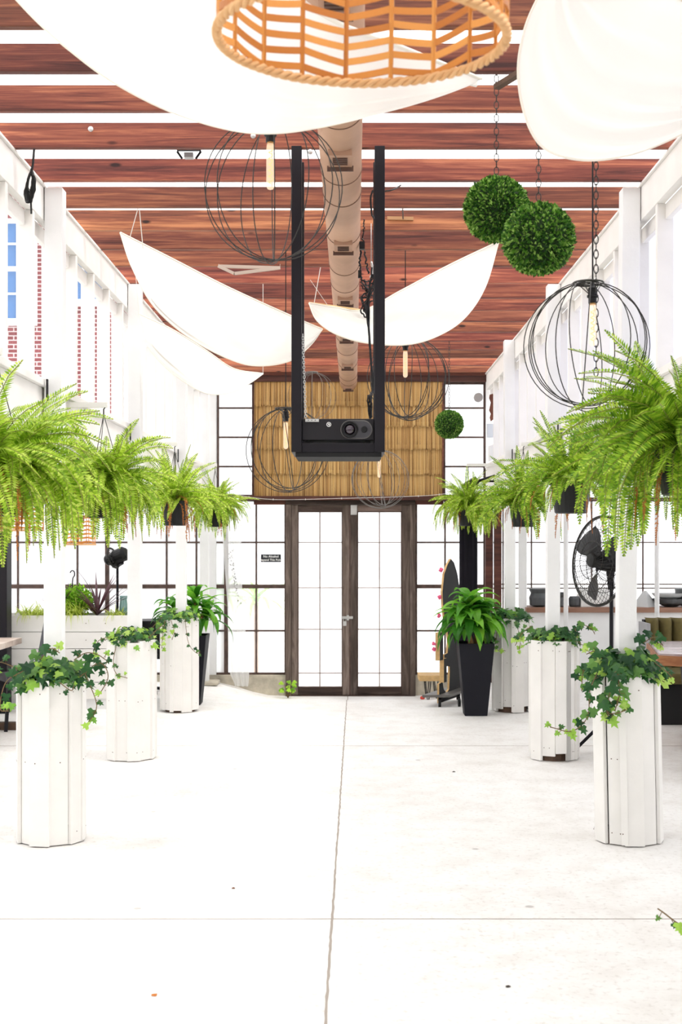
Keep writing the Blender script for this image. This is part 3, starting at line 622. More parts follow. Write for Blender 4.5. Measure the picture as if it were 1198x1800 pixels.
# ------------------------------------------------------------------ sails
def sail(name, A, B, label, fold=.010, nu=64, nv=20, bulge=(0, 0, 0), seed=1, nf=9, hem=True):
    a, b = crom([P(*p) for p in A], nu), crom([P(*p) for p in B], nu); g = MB(); bul = Vector(bulge)
    t = thing(name, label, 'shade sail', (a[0]+a[-1])/2, 'cream cloth swags under the roof')
    for j in range(nv):
        v = j/(nv-1)
        for i in range(nu):
            u = i/(nu-1); p = a[i].lerp(b[i], v)
            env = math.sin(math.pi*u)**.6; k = math.sin(math.pi*v)
            p = p+bul*env*k; nz = noise.noise(Vector((u*2.2+seed*3, v*nf*1.3, seed)))
            p = p+Vector((0, .4, 1)).normalized()*(fold*env*(math.sin(v*nf*2*math.pi+2.2*math.sin(u*3+seed))*.6+nz*1.6)*(k*.8+.2 if v < .98 else .15))
            g.v.append(tuple(p))
    for j in range(nv-1):
        for i in range(nu-1): g.f.append((j*nu+i, j*nu+i+1, (j+1)*nu+i+1, (j+1)*nu+i)); g.m.append(0)
    o = g.build('cloth', M['sail'], t, smooth=True)
    if hem:
        h = MB(); h.tube(a, .007, 6); h.tube(b, .0045, 6); h.build('hem', plain('hem_cord', (.85,.80,.70), .9), t)
    return t
s1 = sail('shade_sail', [(-120,-260,3.25),(150,-240,3.0),(400,-110,3.3),(560,22,3.75),(700,80,4.2),(845,138,4.9)],
     [(22,-8,4.1),(70,42,4.12),(125,90,4.15),(200,145,4.2),(300,196,4.28),(400,227,4.34),(480,234,4.36),(570,222,4.4),(660,200,4.5),(750,172,4.66),(845,138,4.9)],
     'largest cream cloth swag, overhead behind the rattan pendant', fold=.02, nf=7, bulge=(0, 0, -.10), seed=2, nv=30)
g = MB(); g.bar(P(800,139,4.9), P(838,148,4.92), .018); g.build('batten', M['white'], s1)
s2 = sail('shade_sail', [(1005,-70,4.0),(1090,-45,4.05),(1200,0,4.15),(1290,60,4.35),(1338,105,4.5)],
     [(955,-25,4.1),(922,50,4.12),(910,130,4.15),(925,212,4.2),(958,262,4.25),(1020,281,4.3),(1095,275,4.34),(1160,253,4.38),(1240,212,4.42),(1300,160,4.46),(1338,105,4.5)],
     'large cream cloth swag bulging down at the upper right', fold=.02, nf=6, bulge=(.0, 0, -.06), seed=4, nv=30)
g = MB(); g.bar(P(872,153,5.04), P(915,127,4.9), .028, .02); g.build('batten', M['darkbase'], s2)
s3 = sail('shade_sail', [(211,409,7.2),(300,454,7.35),(400,505,7.6),(512,556,7.85),(566,579,8.0)],
     [(211,409,7.2),(232,470,7.05),(270,538,7.0),(330,592,7.1),(400,630,7.2),(452,643,7.3),(510,634,7.5),(545,607,7.8),(566,579,8.0)],
     'cream cloth swag at left centre, its straight edge sloping down to the black frame', fold=.016, nf=6, bulge=(0, -.12, -.10), seed=5)
g = MB()
for (a, b_) in (((228,400),(243,330)), ((252,428),(245,335))): g.tube([P(a[0], a[1]+18, 7.25), P(b_[0], b_[1]+34, 7.12)], .0025, 4)
g.build('string', M['string'], s3)
s4 = sail('shade_sail', [(543,533,7.25),(590,541,7.3),(640,545,7.4),(705,511,7.5),(790,466,7.6),(876,425,7.7)],
     [(543,533,7.25),(556,562,7.1),(588,586,7.0),(640,602,6.95),(710,606,7.0),(765,592,7.1),(815,560,7.3),(852,505,7.5),(876,425,7.7)],
     'cream cloth swag at right centre passing behind the black frame toward the leaf balls', fold=.014, nf=5, bulge=(0, -.10, -.08), seed=6)
g = MB(); g.tube([P(543,533,7.27), P(634,546,7.42)], .009, 8); g.build('rod', plain('bare_rod', (.75,.5,.22), .6), s4)
g = MB(); g.tube([P(552,532,7.28), P(563,470,7.3)], .0022, 4); g.tube([P(575,536,7.3), P(545,492,7.25)], .0015, 4); g.build('string', M['string'], s4)
s5 = sail('shade_sail', [(244,552,9.0),(300,578,9.1),(360,615,9.25),(410,648,9.4),(462,657,9.6)],
     [(244,552,9.0),(255,600,8.9),(285,640,8.9),(325,672,8.95),(365,692,9.0),(405,690,9.1),(438,674,9.3),(462,657,9.6)],
     'lowest cream cloth swag at left, hanging below and behind the left centre one', fold=.014, nf=5, bulge=(0, -.08, -.06), seed=7)
for (sl_, a_) in ((s5, (244,552,9.0)), (s5, (462,657,9.6))):
    q = P(*a_); g = MB(); g.tube([q, (q.x-(.03 if q.x < -1.4 else 0), q.y, 3.60)], .0018, 4); g.build('string', M['string'], sl_)
# ------------------------------------------------------------------ duct
dz, dr = 3.362, .096
def dx(y): return -.037+.031*(y-5.8)/8.2
du = thing('ventilation_duct', 'long tan round duct running under the beams to the far wall', 'duct', (0, 9, 3.3))
g = MB(); g.tube([(dx(y), y, dz) for y in [2.6+11.35*i/40 for i in range(41)]], dr, 32); g.build('duct_tube', M['duct'], du, smooth=True)
for y in (4.3, 5.10, 5.9, 6.28, 7.1, 7.9, 8.45, 9.6, 10.6, 11.3, 12.2, 13.1, 13.5):
    g = MB(); th = .35 if int(y*10) % 3 else .15
    g.tube([(dx(y)+math.cos(a)*(dr+.001), y+.03*math.sin(a), dz+math.sin(a)*(dr+.001)) for a in [2*math.pi*k/36 for k in range(36)]], .0028, 5, closed=True); g.build('seam_ring', plain('duct_seam', (.17,.09,.06), .7), du)
for y in (3.85, 5.45, 7.08, 8.68, 10.3, 11.95, 13.65):
    g = MB(); x = dx(y); z = dz-dr; hl, hw = .085, .052
    g.box(x-hw, x+hw, y-hl, y+hl, z-.016, z+.012, 0)
    v_ = g.build('vent_box', M['duct_flap'], du, bevel=.002)
    g = MB(); g.box(x-hw*.62, x+hw*.62, y-.055, y+.05, z-.018, z-.0165)
    for k in range(4): g.box(x-hw*.6, x+hw*.6, y-.05+.027*k, y-.046+.027*k, z-.022, z-.018)
    g.box(x-hw*1.12, x+hw*1.12, y+hl-.004, y+hl+.004, z-.034, z-.010)
    o = g.build('grille', M['duct_dark'], v_); o.matrix_parent_inverse = Matrix.Identity(4)
# cables along the duct
g = MB(); random.seed(9)
def wig(pts, r, n=24, j=.006):
    q = crom(pts, n); return g.tube([p+Vector((random.uniform(-j,j), random.uniform(-j,j), random.uniform(-j,j))) for p in q], r, 5)
g.obox(P(636,432,7.3), (.016,0,0), (0,.02,0), (0,0,.022))
wig([P(633,440,7.3), P(632,470,7.3), P(634,492,7.3)], .006); wig([P(640,440,7.3), P(645,470,7.3), P(648,480,7.3)], .005)
g.obox(P(632,482,7.3), (.01,0,0), (0,.01,0), (0,0,.022))
for k in range(7): wig([P(636+random.uniform(-4,10), 500+random.uniform(-8,10), 7.3), P(650+random.uniform(-6,6), 510+random.uniform(-14,14), 7.3), P(640+random.uniform(-6,10), 530+random.uniform(-10,20), 7.3), P(648, 560, 7.3)], .005)
wig([(.09, 7.3, 3.47), P(637,425,7.3)], .004)
tag(g.build('power_cable', M['dark_plastic']), 'tangled black cables and plugs hanging beside the tan duct', 'cable')
g = MB(); q = crom([P(652,460,7.5), P(655,475,7.5), P(651,488,7.5)], 8); g.tube(q, .008, 6); g.tube([q[0], (q[0].x, 7.5, 3.5)], .002, 4); tag(g.build('cable_plug', M['silver'], smooth=True), 'pale silvery plug lead hanging right of the tan duct', 'cable')
# ------------------------------------------------------------------ projector frame
pf = thing('projector_mount', 'tall black steel frame hung from the beams to carry the projector', 'frame', (-.05, 6.25, 2.0))
L0, L1, R0_, R1 = X(512, 6.0), X(530, 6.0), X(658, 6.0), X(676, 6.0)
zb0, zb1 = Z(795, 6.0), Z(737, 6.0)
for (a, c) in ((L0, L1), (R0_, R1)):
    g = MB(); g.box(a, c, 6.0-.012, 6.0+.038, zb0, 3.475+.014); g.build('upright', M['black'], pf, bevel=.002)
    g = MB(); g.box(a, c, 6.30, 6.348, zb0, 3.505); g.build('upright', M['black'], pf, bevel=.002)
for (y0, y1) in ((5.995, 6.035), (6.30, 6.34)):
    g = MB(); g.box(L1, R0_, y0, y1, Z(795,6), Z(779, 6)); g.build('cross_rail', M['black'], pf, bevel=.002)
for (a, c) in ((L0, L1), (R0_, R1)):
    g = MB(); g.box(a, c, 6.04, 6.30, zb0, zb0+.045); g.build('side_rail', M['black'], pf, bevel=.002)
g = MB(); g.box(X(519, 6), X(670, 6), 6.0, 6.35, zb0-.022, zb0-.001); g.build('bottom_plate', M['matblack'], pf)
pj = thing('projector', 'black projector with round lens sitting at the bottom of the black frame', 'projector', (-.05, 6.2, zb0+.05))
px0, px1 = X(530.5, 6.02), X(657.5, 6.02); pz0, pz1 = Z(774, 6.02), Z(736, 6.02)
g = MB(); g.box(px0, px1, 6.02, 6.28, pz0, pz1); g.build('housing', M['projector'], pj, bevel=.004)
for x in (px0+.03, px1-.03):
    g = MB(); g.box(x-.012, x+.012, 6.05, 6.26, zb0+.0451, pz0); g.build('foot', M['dark_plastic'], pj)
lx, lz = X(614.5, 6.0), Z(754.5, 6.0); rr = .043; xr = X(638, 6.0)
def stadium(x0, x1, z, r, y, n=14):
    return [Vector((x1+r*math.cos(a), y, z+r*math.sin(a))) for a in [-math.pi/2+math.pi*k/n for k in range(n+1)]]+[Vector((x0+r*math.cos(a), y, z+r*math.sin(a))) for a in [math.pi/2+math.pi*k/n for k in range(n+1)]]
g = MB(); g.tube(stadium(lx, xr, lz, rr, 6.018), .0022, 6, closed=True); g.build('lens_bezel', M['greywire'], pj)
g = MB(); q = stadium(lx, xr, lz, rr-.002, 6.017); g.add(q+[p+Vector((0,.004,0)) for p in q], [tuple(range(len(q)))], 0); g.build('lens_plate', plain('bezel_face', (.045,.043,.052), .45), pj)
MY = Matrix.Rotation(R(90), 3, 'X')
g = MB(); g.lathe([(.040, 0), (.041, .014), (.036, .016), (.034, .006), (.026, .005), (.026, .003)], (lx, 6.016, lz), 28, M=MY); g.build('lens_barrel', M['dark_plastic'], pj, smooth=False)
g = MB(); g.lathe([(.0258, .0035), (.018, .011), (.008, .014), (0, .0145)], (lx, 6.016, lz), 24, M=MY); g.build('lens', plain('lens_glass', (.02,.008,.02), .05, spec=1), pj, smooth=True)
g = MB(); g.lathe([(.015, 0), (.0155, .006), (.012, .007), (.011, .003), (0, .003)], (xr+.005, 6.016, lz), 20, M=MY); g.build('sensor', M['dark_plastic'], pj)
bx, bz = X(577.5, 6.0), Z(745.5, 6.0)
g = MB(); g.tube([(bx+.0098*math.cos(a), 6.018, bz+.0098*math.sin(a)) for a in [2*math.pi*k/24 for k in range(24)]], .0015, 5, closed=True)
g.box(bx-.004, bx+.004, 6.0175, 6.019, bz+.0025, bz+.0045); g.box(bx-.001, bx+.004, 6.0175, 6.019, bz-.005, bz+.0025); g.box(bx-.0045, bx-.003, 6.0175, 6.019, bz-.002, bz+.0045); g.build('round_logo', M['signtext'], pj)
g = MB(); g.box(X(536,6), X(560,6), 6.012, 6.02, Z(741,6), Z(736,6))
g.build('metal_clip', M['silver'], pj)
g = MB()
for k in range(3): xx = X(541.5+6*k, 6); g.box(xx-.002, xx+.002, 6.0105, 6.0122, Z(739.2,6), Z(737.6,6))
g.build('clip_screw', M['black'], pj)
g = MB(); random.seed(4)
for k in range(34):                                                # chain of small links down the left upright
    t_ = k/34; c = P(532+5*t_, 590+146*t_, 6.06); a = k % 2
    g.tube([c+Vector(((.005*math.cos(q_)) if a else 0, 0 if a else .005*math.cos(q_), .0085*math.sin(q_))) for q_ in [2*math.pi*i/8 for i in range(8)]], .0016, 4, closed=True)
tag(g.build('metal_chain', M['silver']), 'thin silver chain running down inside the black frame to the projector', 'chain')
g = MB()
for k in range(4): wig([P(654+k,470+k*12,6.2), P(648-k*1.4,520+k*6,6.2), P(649,600,6.25), P(655,680,6.25), P(646+k*2,700,6.2), P(649+k*1.6,735,6.2)], .0042, 30, .003)
wig([P(655,335,6.3), P(651,348,6.3), P(653,376,6.3), P(657,384,6.3)], .005, 12, .001); wig([P(676,336,6.3), P(690,334,6.3), P(704,326,6.4)], .004, 10, .001)
tag(g.build('cable_bundle', M['dark_plastic']), 'black cables looping down the right side of the black frame', 'cable')
# ------------------------------------------------------------------ wire cage pendants
def cage(px, py, Y, dia, label, seed, bulb=.185, ztop=3.622, nh=8, wr=.0023, mt='wire', bpx=None, lit=True, tilt=(0, 0), bulbtilt=0):
    c = P(px, py, Y); r = dia/2; rg = random.Random(seed)
    t = thing('cage_pendant', label, 'pendant light', c, 'wire cage pendants with tube bulbs')
    g = MB(); Rm = Matrix.Rotation(tilt[0], 3, 'X')@Matrix.Rotation(tilt[1], 3, 'Y')
    for k in range(nh):
        a = math.pi*k/nh+rg.uniform(-.18, .18); ti = rg.uniform(-.09, .09); r2 = r*rg.uniform(.97, 1.0); sq = rg.uniform(.97, 1.02)
        ring = []
        for i in range(48):
            q = 2*math.pi*i/48; v = Vector((math.cos(q)*r2, 0, math.sin(q)*r2*sq)); v = Matrix.Rotation(ti, 3, 'X')@v; v = Matrix.Rotation(a, 3, 'Z')@v
            ring.append(c+Rm@v+Vector((0, 0, r-r2*sq)))
        g.tube(ring, wr, 5, closed=True)
    g.build('wire_cage', M[mt], t, smooth=True)
    tp = c+Rm@Vector((0, 0, r)); bx_ = c.x if bpx is None else X(bpx, Y); st = Vector((bx_, c.y, tp.z))
    g = MB(); rt = .16*r/.27*.4
    for q_, w_ in ((rt, .004), (rt*.7, .0025)):
        g.tube([tp+Vector((math.cos(a)*q_, math.sin(a)*q_, 0)) for a in [2*math.pi*k/20 for k in range(20)]], w_, 5, closed=True)
    for k in range(4): a = k*math.pi/2+.4; g.tube([tp+Vector((math.cos(a)*rt, math.sin(a)*rt, 0)), st+Vector((math.cos(a)*.014, math.sin(a)*.014, -.05))], .002, 4)
    g.build('top_ring', M[mt], t)
    g = MB(); g.lathe([(.006, 0), (.010, -.012), (.019, -.022), (.020, -.05), (.024, -.052), (.024, -.060), (.018, -.064), (.018, -.085), (0, -.085)], st, 16); g.build('socket', M['dark_plastic'], t)
    zb_ = -.082; g = MB(); g.lathe([(.012, zb_), (.0145, zb_-.02), (.0155, zb_-.03), (.0155, zb_-bulb+.014), (.011, zb_-bulb+.004), (0, zb_-bulb)], st, 16)
    b_ = g.build('bulb', M['bulb'], t, smooth=True)
    g = MB(); g.lathe([(.0135, zb_+.004), (.0135, zb_-.010)], st, 14); o = g.build('bulb_cap', M['brass'], b_); o.matrix_parent_inverse = Matrix.Identity(4)
    g = MB(); nn = 60; g.tube([st+Vector((math.cos(i*.62)*.0075, math.sin(i*.62)*.0075, zb_-.03-(bulb-.05)*i/nn)) for i in range(nn)], .0022, 4)
    o = g.build('filament', M['glow'], b_); o.matrix_parent_inverse = Matrix.Identity(4)
    g = MB(); g.tube([st+Vector((0, 0, -.005)), (st.x, st.y, ztop)], .0035, 6); g.build('cord', M['dark_plastic'], t)
    return t
cage(480, 336, 4.78, .545, 'large wire cage pendant left of the duct, just below the largest cloth swag', 31, bpx=475, tilt=(.05, .08), nh=7, mt='wire', wr=.0022)
cage(1030, 609, 5.28, .535, 'wire cage pendant at right in front of the white wall, above the big fern', 32, bpx=1041, tilt=(0, .03), nh=8)
cage(717, 666, 8.35, .55, 'wire cage pendant just right of the black frame, over the reed panel', 33, bpx=712, nh=10, wr=.0026)
cage(505, 791, 8.2, .545, 'wire cage pendant left of the projector, over the reed panel', 34, bpx=502, nh=7, wr=.0026, mt='wire', tilt=(0, -.06))
cage(668, 842, 11.5, .53, 'pale wire cage pendant hanging lowest, above the door tops', 35, bpx=666, nh=9, wr=.0022, mt='greywire', bulb=.17, tilt=(0, -.1))
cage(548, 697, 12.9, .50, 'faint wire cage pendant seen inside the black frame near the duct end', 36, bpx=530, nh=6, wr=.0018, mt='greywire', bulb=.14)
cage(752, 66, 5.55, .20, 'small coiled wire cage seen through the rattan pendant', 37, nh=9, wr=.003, bulb=.06, ztop=3.70) if 0 else None
# wooden bits and cables under the beams
g = MB(); g.bar(P(680,384,7.62), P(726,385,7.62), .03, .02); o = tag(g.build('hanging_batten', plain('tan_batten', (.38,.20,.09), .7)), 'short wooden batten holding the cord of the cage pendant right of the frame', 'batten')
g = MB(); g.bar(P(706,330,7.1), P(708,384,7.6), .008); tag(g.build('wire_hook', M['greywire']), 'bent wire hook holding up the short batten right of the frame', 'hook')
g = MB(); a, b_, c = P(384,468,8.6), P(492,471,8.6), P(412,481,8.55); g.bar(a, b_, .02); g.bar(b_, c, .02); g.bar(a, c, .02)
for q in (a, b_): g.tube([q, (q.x, q.y, 3.5)], .0015, 4)
tag(g.build('hanging_batten', plain('grey_batten', (.45,.36,.30), .8)), 'thin triangular stick frame hung above the left centre cloth swag', 'batten')
g = MB(); random.seed(8)
for k in range(6): r_ = .012+.003*k; wig([P(56,297,6.0), P(50-k*.5,315+k*2,6.0), P(44+k*2,340,6.0), P(48+k*1.5,356,6.0), P(58-k,345,6.0), P(62-k,318,6.0), P(56,300,6.0)], .0055, 24, .002)
wig([P(54,345,6.0), P(55,376,6.0)], .005, 6, .001); wig([P(56,300,6.0), P(58,283,6.0), P(60,262,6.0)], .006, 8, .001)
tag(g.build('cable_coil', M['dark_plastic']), 'coil of black cable hung from the beam end at upper left', 'cable')
fl = thing('flood_light', 'small black floodlight fixed between two beams at upper left', 'light', P(332,272,6.1))
c = P(332,274,6.15); g = MB(); g.obox(c, (.022,0,0), (0,.02,0), (0,0,.012)); g.build('lamp_head', plain('grey_lamp_face', (.35,.36,.38), .4), fl)
g = MB(); g.bar(P(311,264,6.12), P(353,264,6.12), .02, .006); g.bar(P(311,266,6.12), P(320,279,6.14), .008); g.bar(P(353,266,6.12), P(344,279,6.14), .008); g.build('bracket', M['black'], fl)
random.seed(13)
for (px, py, Y) in ((160,228,6.0),(445,240,6.0),(545,268,6.0)):
    g = MB(); c = P(px, py, Y); g.lathe([(.011, 0), (.013, .012), (0, .016)], c, 10, M=MY); tag(g.build('screw_hook', M['silver']), 'small pale screw hook in the face of the eighth beam, %s' % {160: 'left end', 445: 'above the left cage pendant', 545: 'beside the frame'}[px], 'hook')
# ------------------------------------------------------------------ leaf balls
def chain(g, p, q, ll=.034, r=.0018):
    p, q = Vector(p), Vector(q); n = max(1, int((q-p).length/(ll*.78)))
    for k in range(n):
        c = p.lerp(q, (k+.5)/n); a = k % 2
        g.tube([c+Vector(((.0095*math.cos(t_)) if a else .002*math.cos(t_), 0 if a else .0095*math.cos(t_), ll/2*math.sin(t_))) for t_ in [2*math.pi*i/10 for i in range(10)]], r, 4, closed=True)
def ball(px, py, Y, dia, label, seed, n=4300, ztop=3.622):
    c = P(px, py, Y); r = dia/2; rg = random.Random(seed); t = thing('leaf_ball', label, 'topiary ball', c, 'artificial boxwood balls on chains')
    g = MB(); nn = 24
    g.lathe([(r*.9*math.sin(math.pi*i/12), -r*.9*math.cos(math.pi*i/12)) for i in range(13)], c, 20); g.build('core', M['boxcore'], t, smooth=True)
    g = MB()
    for i in range(n):
        z = 1-2*(i+.5)/n; a = i*2.39996+rg.uniform(-.1, .1); d = Vector((math.sqrt(max(0,1-z*z))*math.cos(a), math.sqrt(max(0,1-z*z))*math.sin(a), z))
        s_ = .0105*rg.uniform(.7, 1.3); d2 = (d+rnd_dir(rg)*.75).normalized(); u = d2.orthogonal().normalized(); u = (Matrix.Rotation(rg.uniform(0, 6.28), 3, d2)@u); p = c+d*r*rg.uniform(.90, .985); w_ = d2.cross(u)
        g.add([p, p+d2*s_*.9+u*s_*.5+w_*.2*s_, p+d2*s_*1.7, p+d2*s_*.9-u*s_*.5+w_*.2*s_], [(0,1,2,3)])
    g.build('leaves', M['box'], t)
    g = MB(); chain(g, c+Vector((0,0,r-.01)), (c.x, c.y, ztop)); g.build('chain', M['wire'], t)
ball(872, 368, 5.15, .255, 'round green leaf ball on a chain, left and behind of the upper pair', 41)
ball(946, 420, 4.80, .262, 'round green leaf ball on a chain, right and in front of the upper pair', 42)
ball(789, 746, 11.9, .262, 'small distant green leaf ball over the right edge of the reed panel', 43, n=3600)
g = MB(); p = P(1047,285,5.32); chain(g, (p.x, 5.32, 3.49), (p.x, 5.32, 2.3), .04, .0022); tag(g.build('metal_chain', M['wire']), 'long dark chain hanging behind the right cage pendant into the big fern', 'chain')
# ------------------------------------------------------------------ rattan pendant
def rattan(c, r, h, label, tiltx, tilty, nrib=18, nsl=8, scale=1.0, flare=0.0, name='rattan_pendant', cordtop=3.622, w=.017):
    c = Vector(c); t = thing(name, label, 'pendant light', c); Rm = Matrix.Rotation(tiltx, 3, 'X')@Matrix.Rotation(tilty, 3, 'Y')
    def pt(a, z, dr=0): rr_ = r*(1+flare*z/h)+dr; return c+Rm@Vector((rr_*math.cos(a), rr_*math.sin(a), z))
    a0 = R(90-13.7)
    g = MB()
    for k in range(nrib):
        a = a0+2*math.pi*k/nrib; g.tube([pt(a, h*i/6) for i in range(7)], .0045*scale, 5)
        g.tube([pt(a+.012, h*i/6) for i in range(7)], .0035*scale, 4)
    g.build('ribs', M['rattan'], t)
    g = MB(); rg = random.Random(5)
    for k in range(nrib):
        up_ = 1 if k % 2 else -1
        for j in range(nsl):
            za = h*(j+.55)/nsl; dz_ = .009*up_*scale; q = []
            z0_, z1_ = za-dz_, za+dz_
            z0_ += rg.uniform(-.003, .003); z1_ += rg.uniform(-.003, .003)
            a1, a2 = a0+2*math.pi*k/nrib, a0+2*math.pi*(k+1)/nrib; m_ = 5; b = len(g.v)
            for i in range(m_+1):
                s_ = i/m_; a = a1+(a2-a1)*s_; z = max(.008, min(h-.004, z0_+(z1_-z0_)*s_)); hw = w/2*scale
                for dr in (-.002*scale, .002*scale): g.v.append(tuple(pt(a, z-hw, dr))); g.v.append(tuple(pt(a, z+hw, dr)))
            for i in range(m_):
                o_ = b+i*4
                for f_ in ((0,1,5,4), (2,6,7,3), (1,3,7,5), (0,4,6,2)): g.f.append(tuple(o_+x for x in f_)); g.m.append(0)
    g.build('woven_slats', M['rattan'], t)
    for (z, rr_) in ((0, .0075), (h, .006)):                       # twisted cord rims
        g = MB()
        for ph in (0, 2.1, 4.2):
            n = 220; g.tube([pt(2*math.pi*i/n, z+math.sin(i*.75+ph)*.006*scale, math.cos(i*.75+ph)*.006*scale) for i in range(n)], rr_*.75*scale, 5, closed=True)
        g.build('rim_cord', M['rope'], t, smooth=True)
    g = MB(); top = c+Rm@Vector((0, 0, h))
    for k in range(3): a = a0+2*math.pi*k/3; g.tube([pt(a, h), top+Vector((0, 0, .12))], .003, 5)
    g.tube([top+Vector((0,0,.05)), (top.x, top.y, cordtop)], .004, 6); g.lathe([(.006, .12), (.02, .10), (.02, .05), (0, .05)], top, 12); g.build('cord', M['dark_plastic'], t)
    return t
rc = P(635.5, 68, 2.57)
rattan(rc, .296, .27, 'orange woven rattan drum pendant at the top, close to the camera', R(3.2), R(.8), nsl=8, w=.015)
rattan(P(140, 957, 8.9), .11, .20, 'small rattan drum shade in the left aisle below the second left fern', 0, 0, nrib=12, nsl=7, scale=.55, cordtop=2.425)
rattan(P(30, 932, 8.6), .18, .22, 'wide rattan drum shade in the left aisle behind the nearest left fern', 0, 0, nrib=14, nsl=7, scale=.6, cordtop=2.40)
# coil of wire behind the rattan pendant
g = MB(); rg = random.Random(6); cc = P(752, 72, 5.2)
for k in range(8):
    a = rg.uniform(-.5, .5); r_ = rg.uniform(.05, .10); M3 = Matrix.Rotation(rg.uniform(-.6,.6), 3, 'Y')@Matrix.Rotation(R(60)+rg.uniform(-.5,.5), 3, 'Z')
    g.tube([cc+M3@Vector((r_*math.cos(q), r_*.25*rg.uniform(.9,1.1), r_*1.3*math.sin(q))) for q in [2*math.pi*i/22 for i in range(22)]], .0025, 4, closed=True)
g.tube([cc+Vector((0,0,.1)), (cc.x, cc.y, 3.58)], .003, 4)
tag(g.build('wire_coil', M['wire']), 'coil of dark wire hanging behind the rattan pendant', 'wire')
g = MB(); g.tube([P(663,20,5.1), P(663,75,5.1)], .003, 5); g.tube([P(663,20,5.1), (P(663,20,5.1).x, 5.1, 3.60)], .003, 5); tag(g.build('metal_rod', M['wire']), 'short dark rod hanging beside the duct behind the rattan pendant', 'rod')
# ------------------------------------------------------------------ potted leafy plants
def strap(g, o, az, e0, bend, L, wd, n=9, fold=.25, twist=0, mi=0, wob=0, tipw=.02, belly=.35, rg=random):
    p = Vector(o); b = len(g.v); w0 = rg.uniform(0, 6)
    for k in range(n+1):
        s_ = k/n; an = max(e0-bend*s_**1.15, R(-87)); az2 = az+twist*s_
        d = Vector((math.cos(an)*math.cos(az2), math.cos(an)*math.sin(az2), math.sin(an))); side = Vector((-math.sin(az2), math.cos(az2), 0)); upv = side.cross(d)*-1
        if k: p = p+d*(L/n)
        wv = wd*(max(0, math.sin(math.pi*min(1, (s_+.04)**belly if False else .06+.94*s_)))**.6 if s_ < .98 else tipw)
        wv = wd*((1-abs(2*s_-.75)**2*.75) if s_ < .75 else max(tipw, (1-s_)/.25*.58))
        wz = wob*math.sin(s_*9+w0)
        for q in (-1, 0, 1): g.v.append(tuple(p+side*(wv/2*q)+upv*(abs(q)*fold*wv/2+wz*abs(q)*q*wv)))
    for k in range(n):
        for q in (0, 1):
            i = b+k*3+q; g.f.append((i, i+1, i+4, i+3)); g.m.append(mi)
def leafy_pot(c, wt, wb_, h, label, seed, ph, canes, potlab='pot', nl=34, Lr=(.26, .40), wd=.075):
    rg = random.Random(seed); x, y = c; t = thing('potted_plant', label, 'potted plant', (x, y, 0))
    g = MB(); a, b_ = wt/2, wb_/2; th = .012
    v8 = [(x-b_,y-b_,0),(x+b_,y-b_,0),(x+b_,y+b_,0),(x-b_,y+b_,0),(x-a,y-a,h),(x+a,y-a,h),(x+a,y+a,h),(x-a,y+a,h)]
    ai = a-th; v8 += [(x-ai,y-ai,h),(x+ai,y-ai,h),(x+ai,y+ai,h),(x-ai,y+ai,h),(x-ai,y-ai,h-.06),(x+ai,y-ai,h-.06),(x+ai,y+ai,h-.06),(x-ai,y+ai,h-.06)]
    f = [(0,3,2,1)]
    for i in range(4):
        j = (i+1) % 4; f += [(i,j,4+j,4+i), (4+i,4+j,8+j,8+i), (8+i,8+j,12+j,12+i)]
    g.add(v8, f); g.build('pot', M['potblack'], t, bevel=.004)
    g = MB(); g.box(x-ai+.001, x+ai-.001, y-ai+.001, y+ai-.001, h-.1, h-.03); g.build('soil', M['soil'], t)
    tops = []
    for (dx_, dy_, tx, ty, hh) in canes:
        g = MB(); g.tube([(x+dx_, y+dy_, h-.06), (x+(dx_+tx)/2, y+(dy_+ty)/2, h+hh*.5), (x+tx, y+ty, h+hh)], [.018, .016, .014], 8); g.build('cane', M['cane'], t, smooth=True); tops.append((x+tx, y+ty, h+hh, hh))
    g = MB()
    for (tx, ty, tz, hh) in tops:
        for i in range(nl):
            s_ = i/nl; z = tz-hh*.5*(1-s_)**1.0+.02; az = i*2.4+rg.uniform(-.3, .3); e0 = R(12+65*s_+rg.uniform(-10, 12))
            strap(g, (tx+rg.uniform(-.01,.01), ty+rg.uniform(-.01,.01), z), az, e0, R(rg.uniform(85, 135)), rg.uniform(*Lr)*(1-.25*s_), wd*rg.uniform(.8, 1.15), 10, .3, rg.uniform(-.4, .4), wob=.06, rg=rg)
    g.build('leaves', M['corn'], t)
    return t
leafy_pot((X(834.5, 11.5), 11.5), .325, .205, .665, 'leafy corn plant in a tall tapered matt black pot at right', 51, 0, [(.02,.02,.045,.0,.22), (-.05,-.02,-.06,-.03,.36), (.0,.06,.06,.08,.30), (-.02,-.04,-.10,-.06,.20)], nl=28, Lr=(.30,.44), wd=.105)
leafy_pot((X(336, 12.3), 12.25), .34, .21, .68, 'leafy green plant in a tall dark pot behind the third left planter', 52, 0, [(0,0,-.16,-.02,.26), (.04,.02,.05,-.05,.36), (-.02,.04,.14,.06,.22)], nl=28, Lr=(.28, .42), wd=.07)
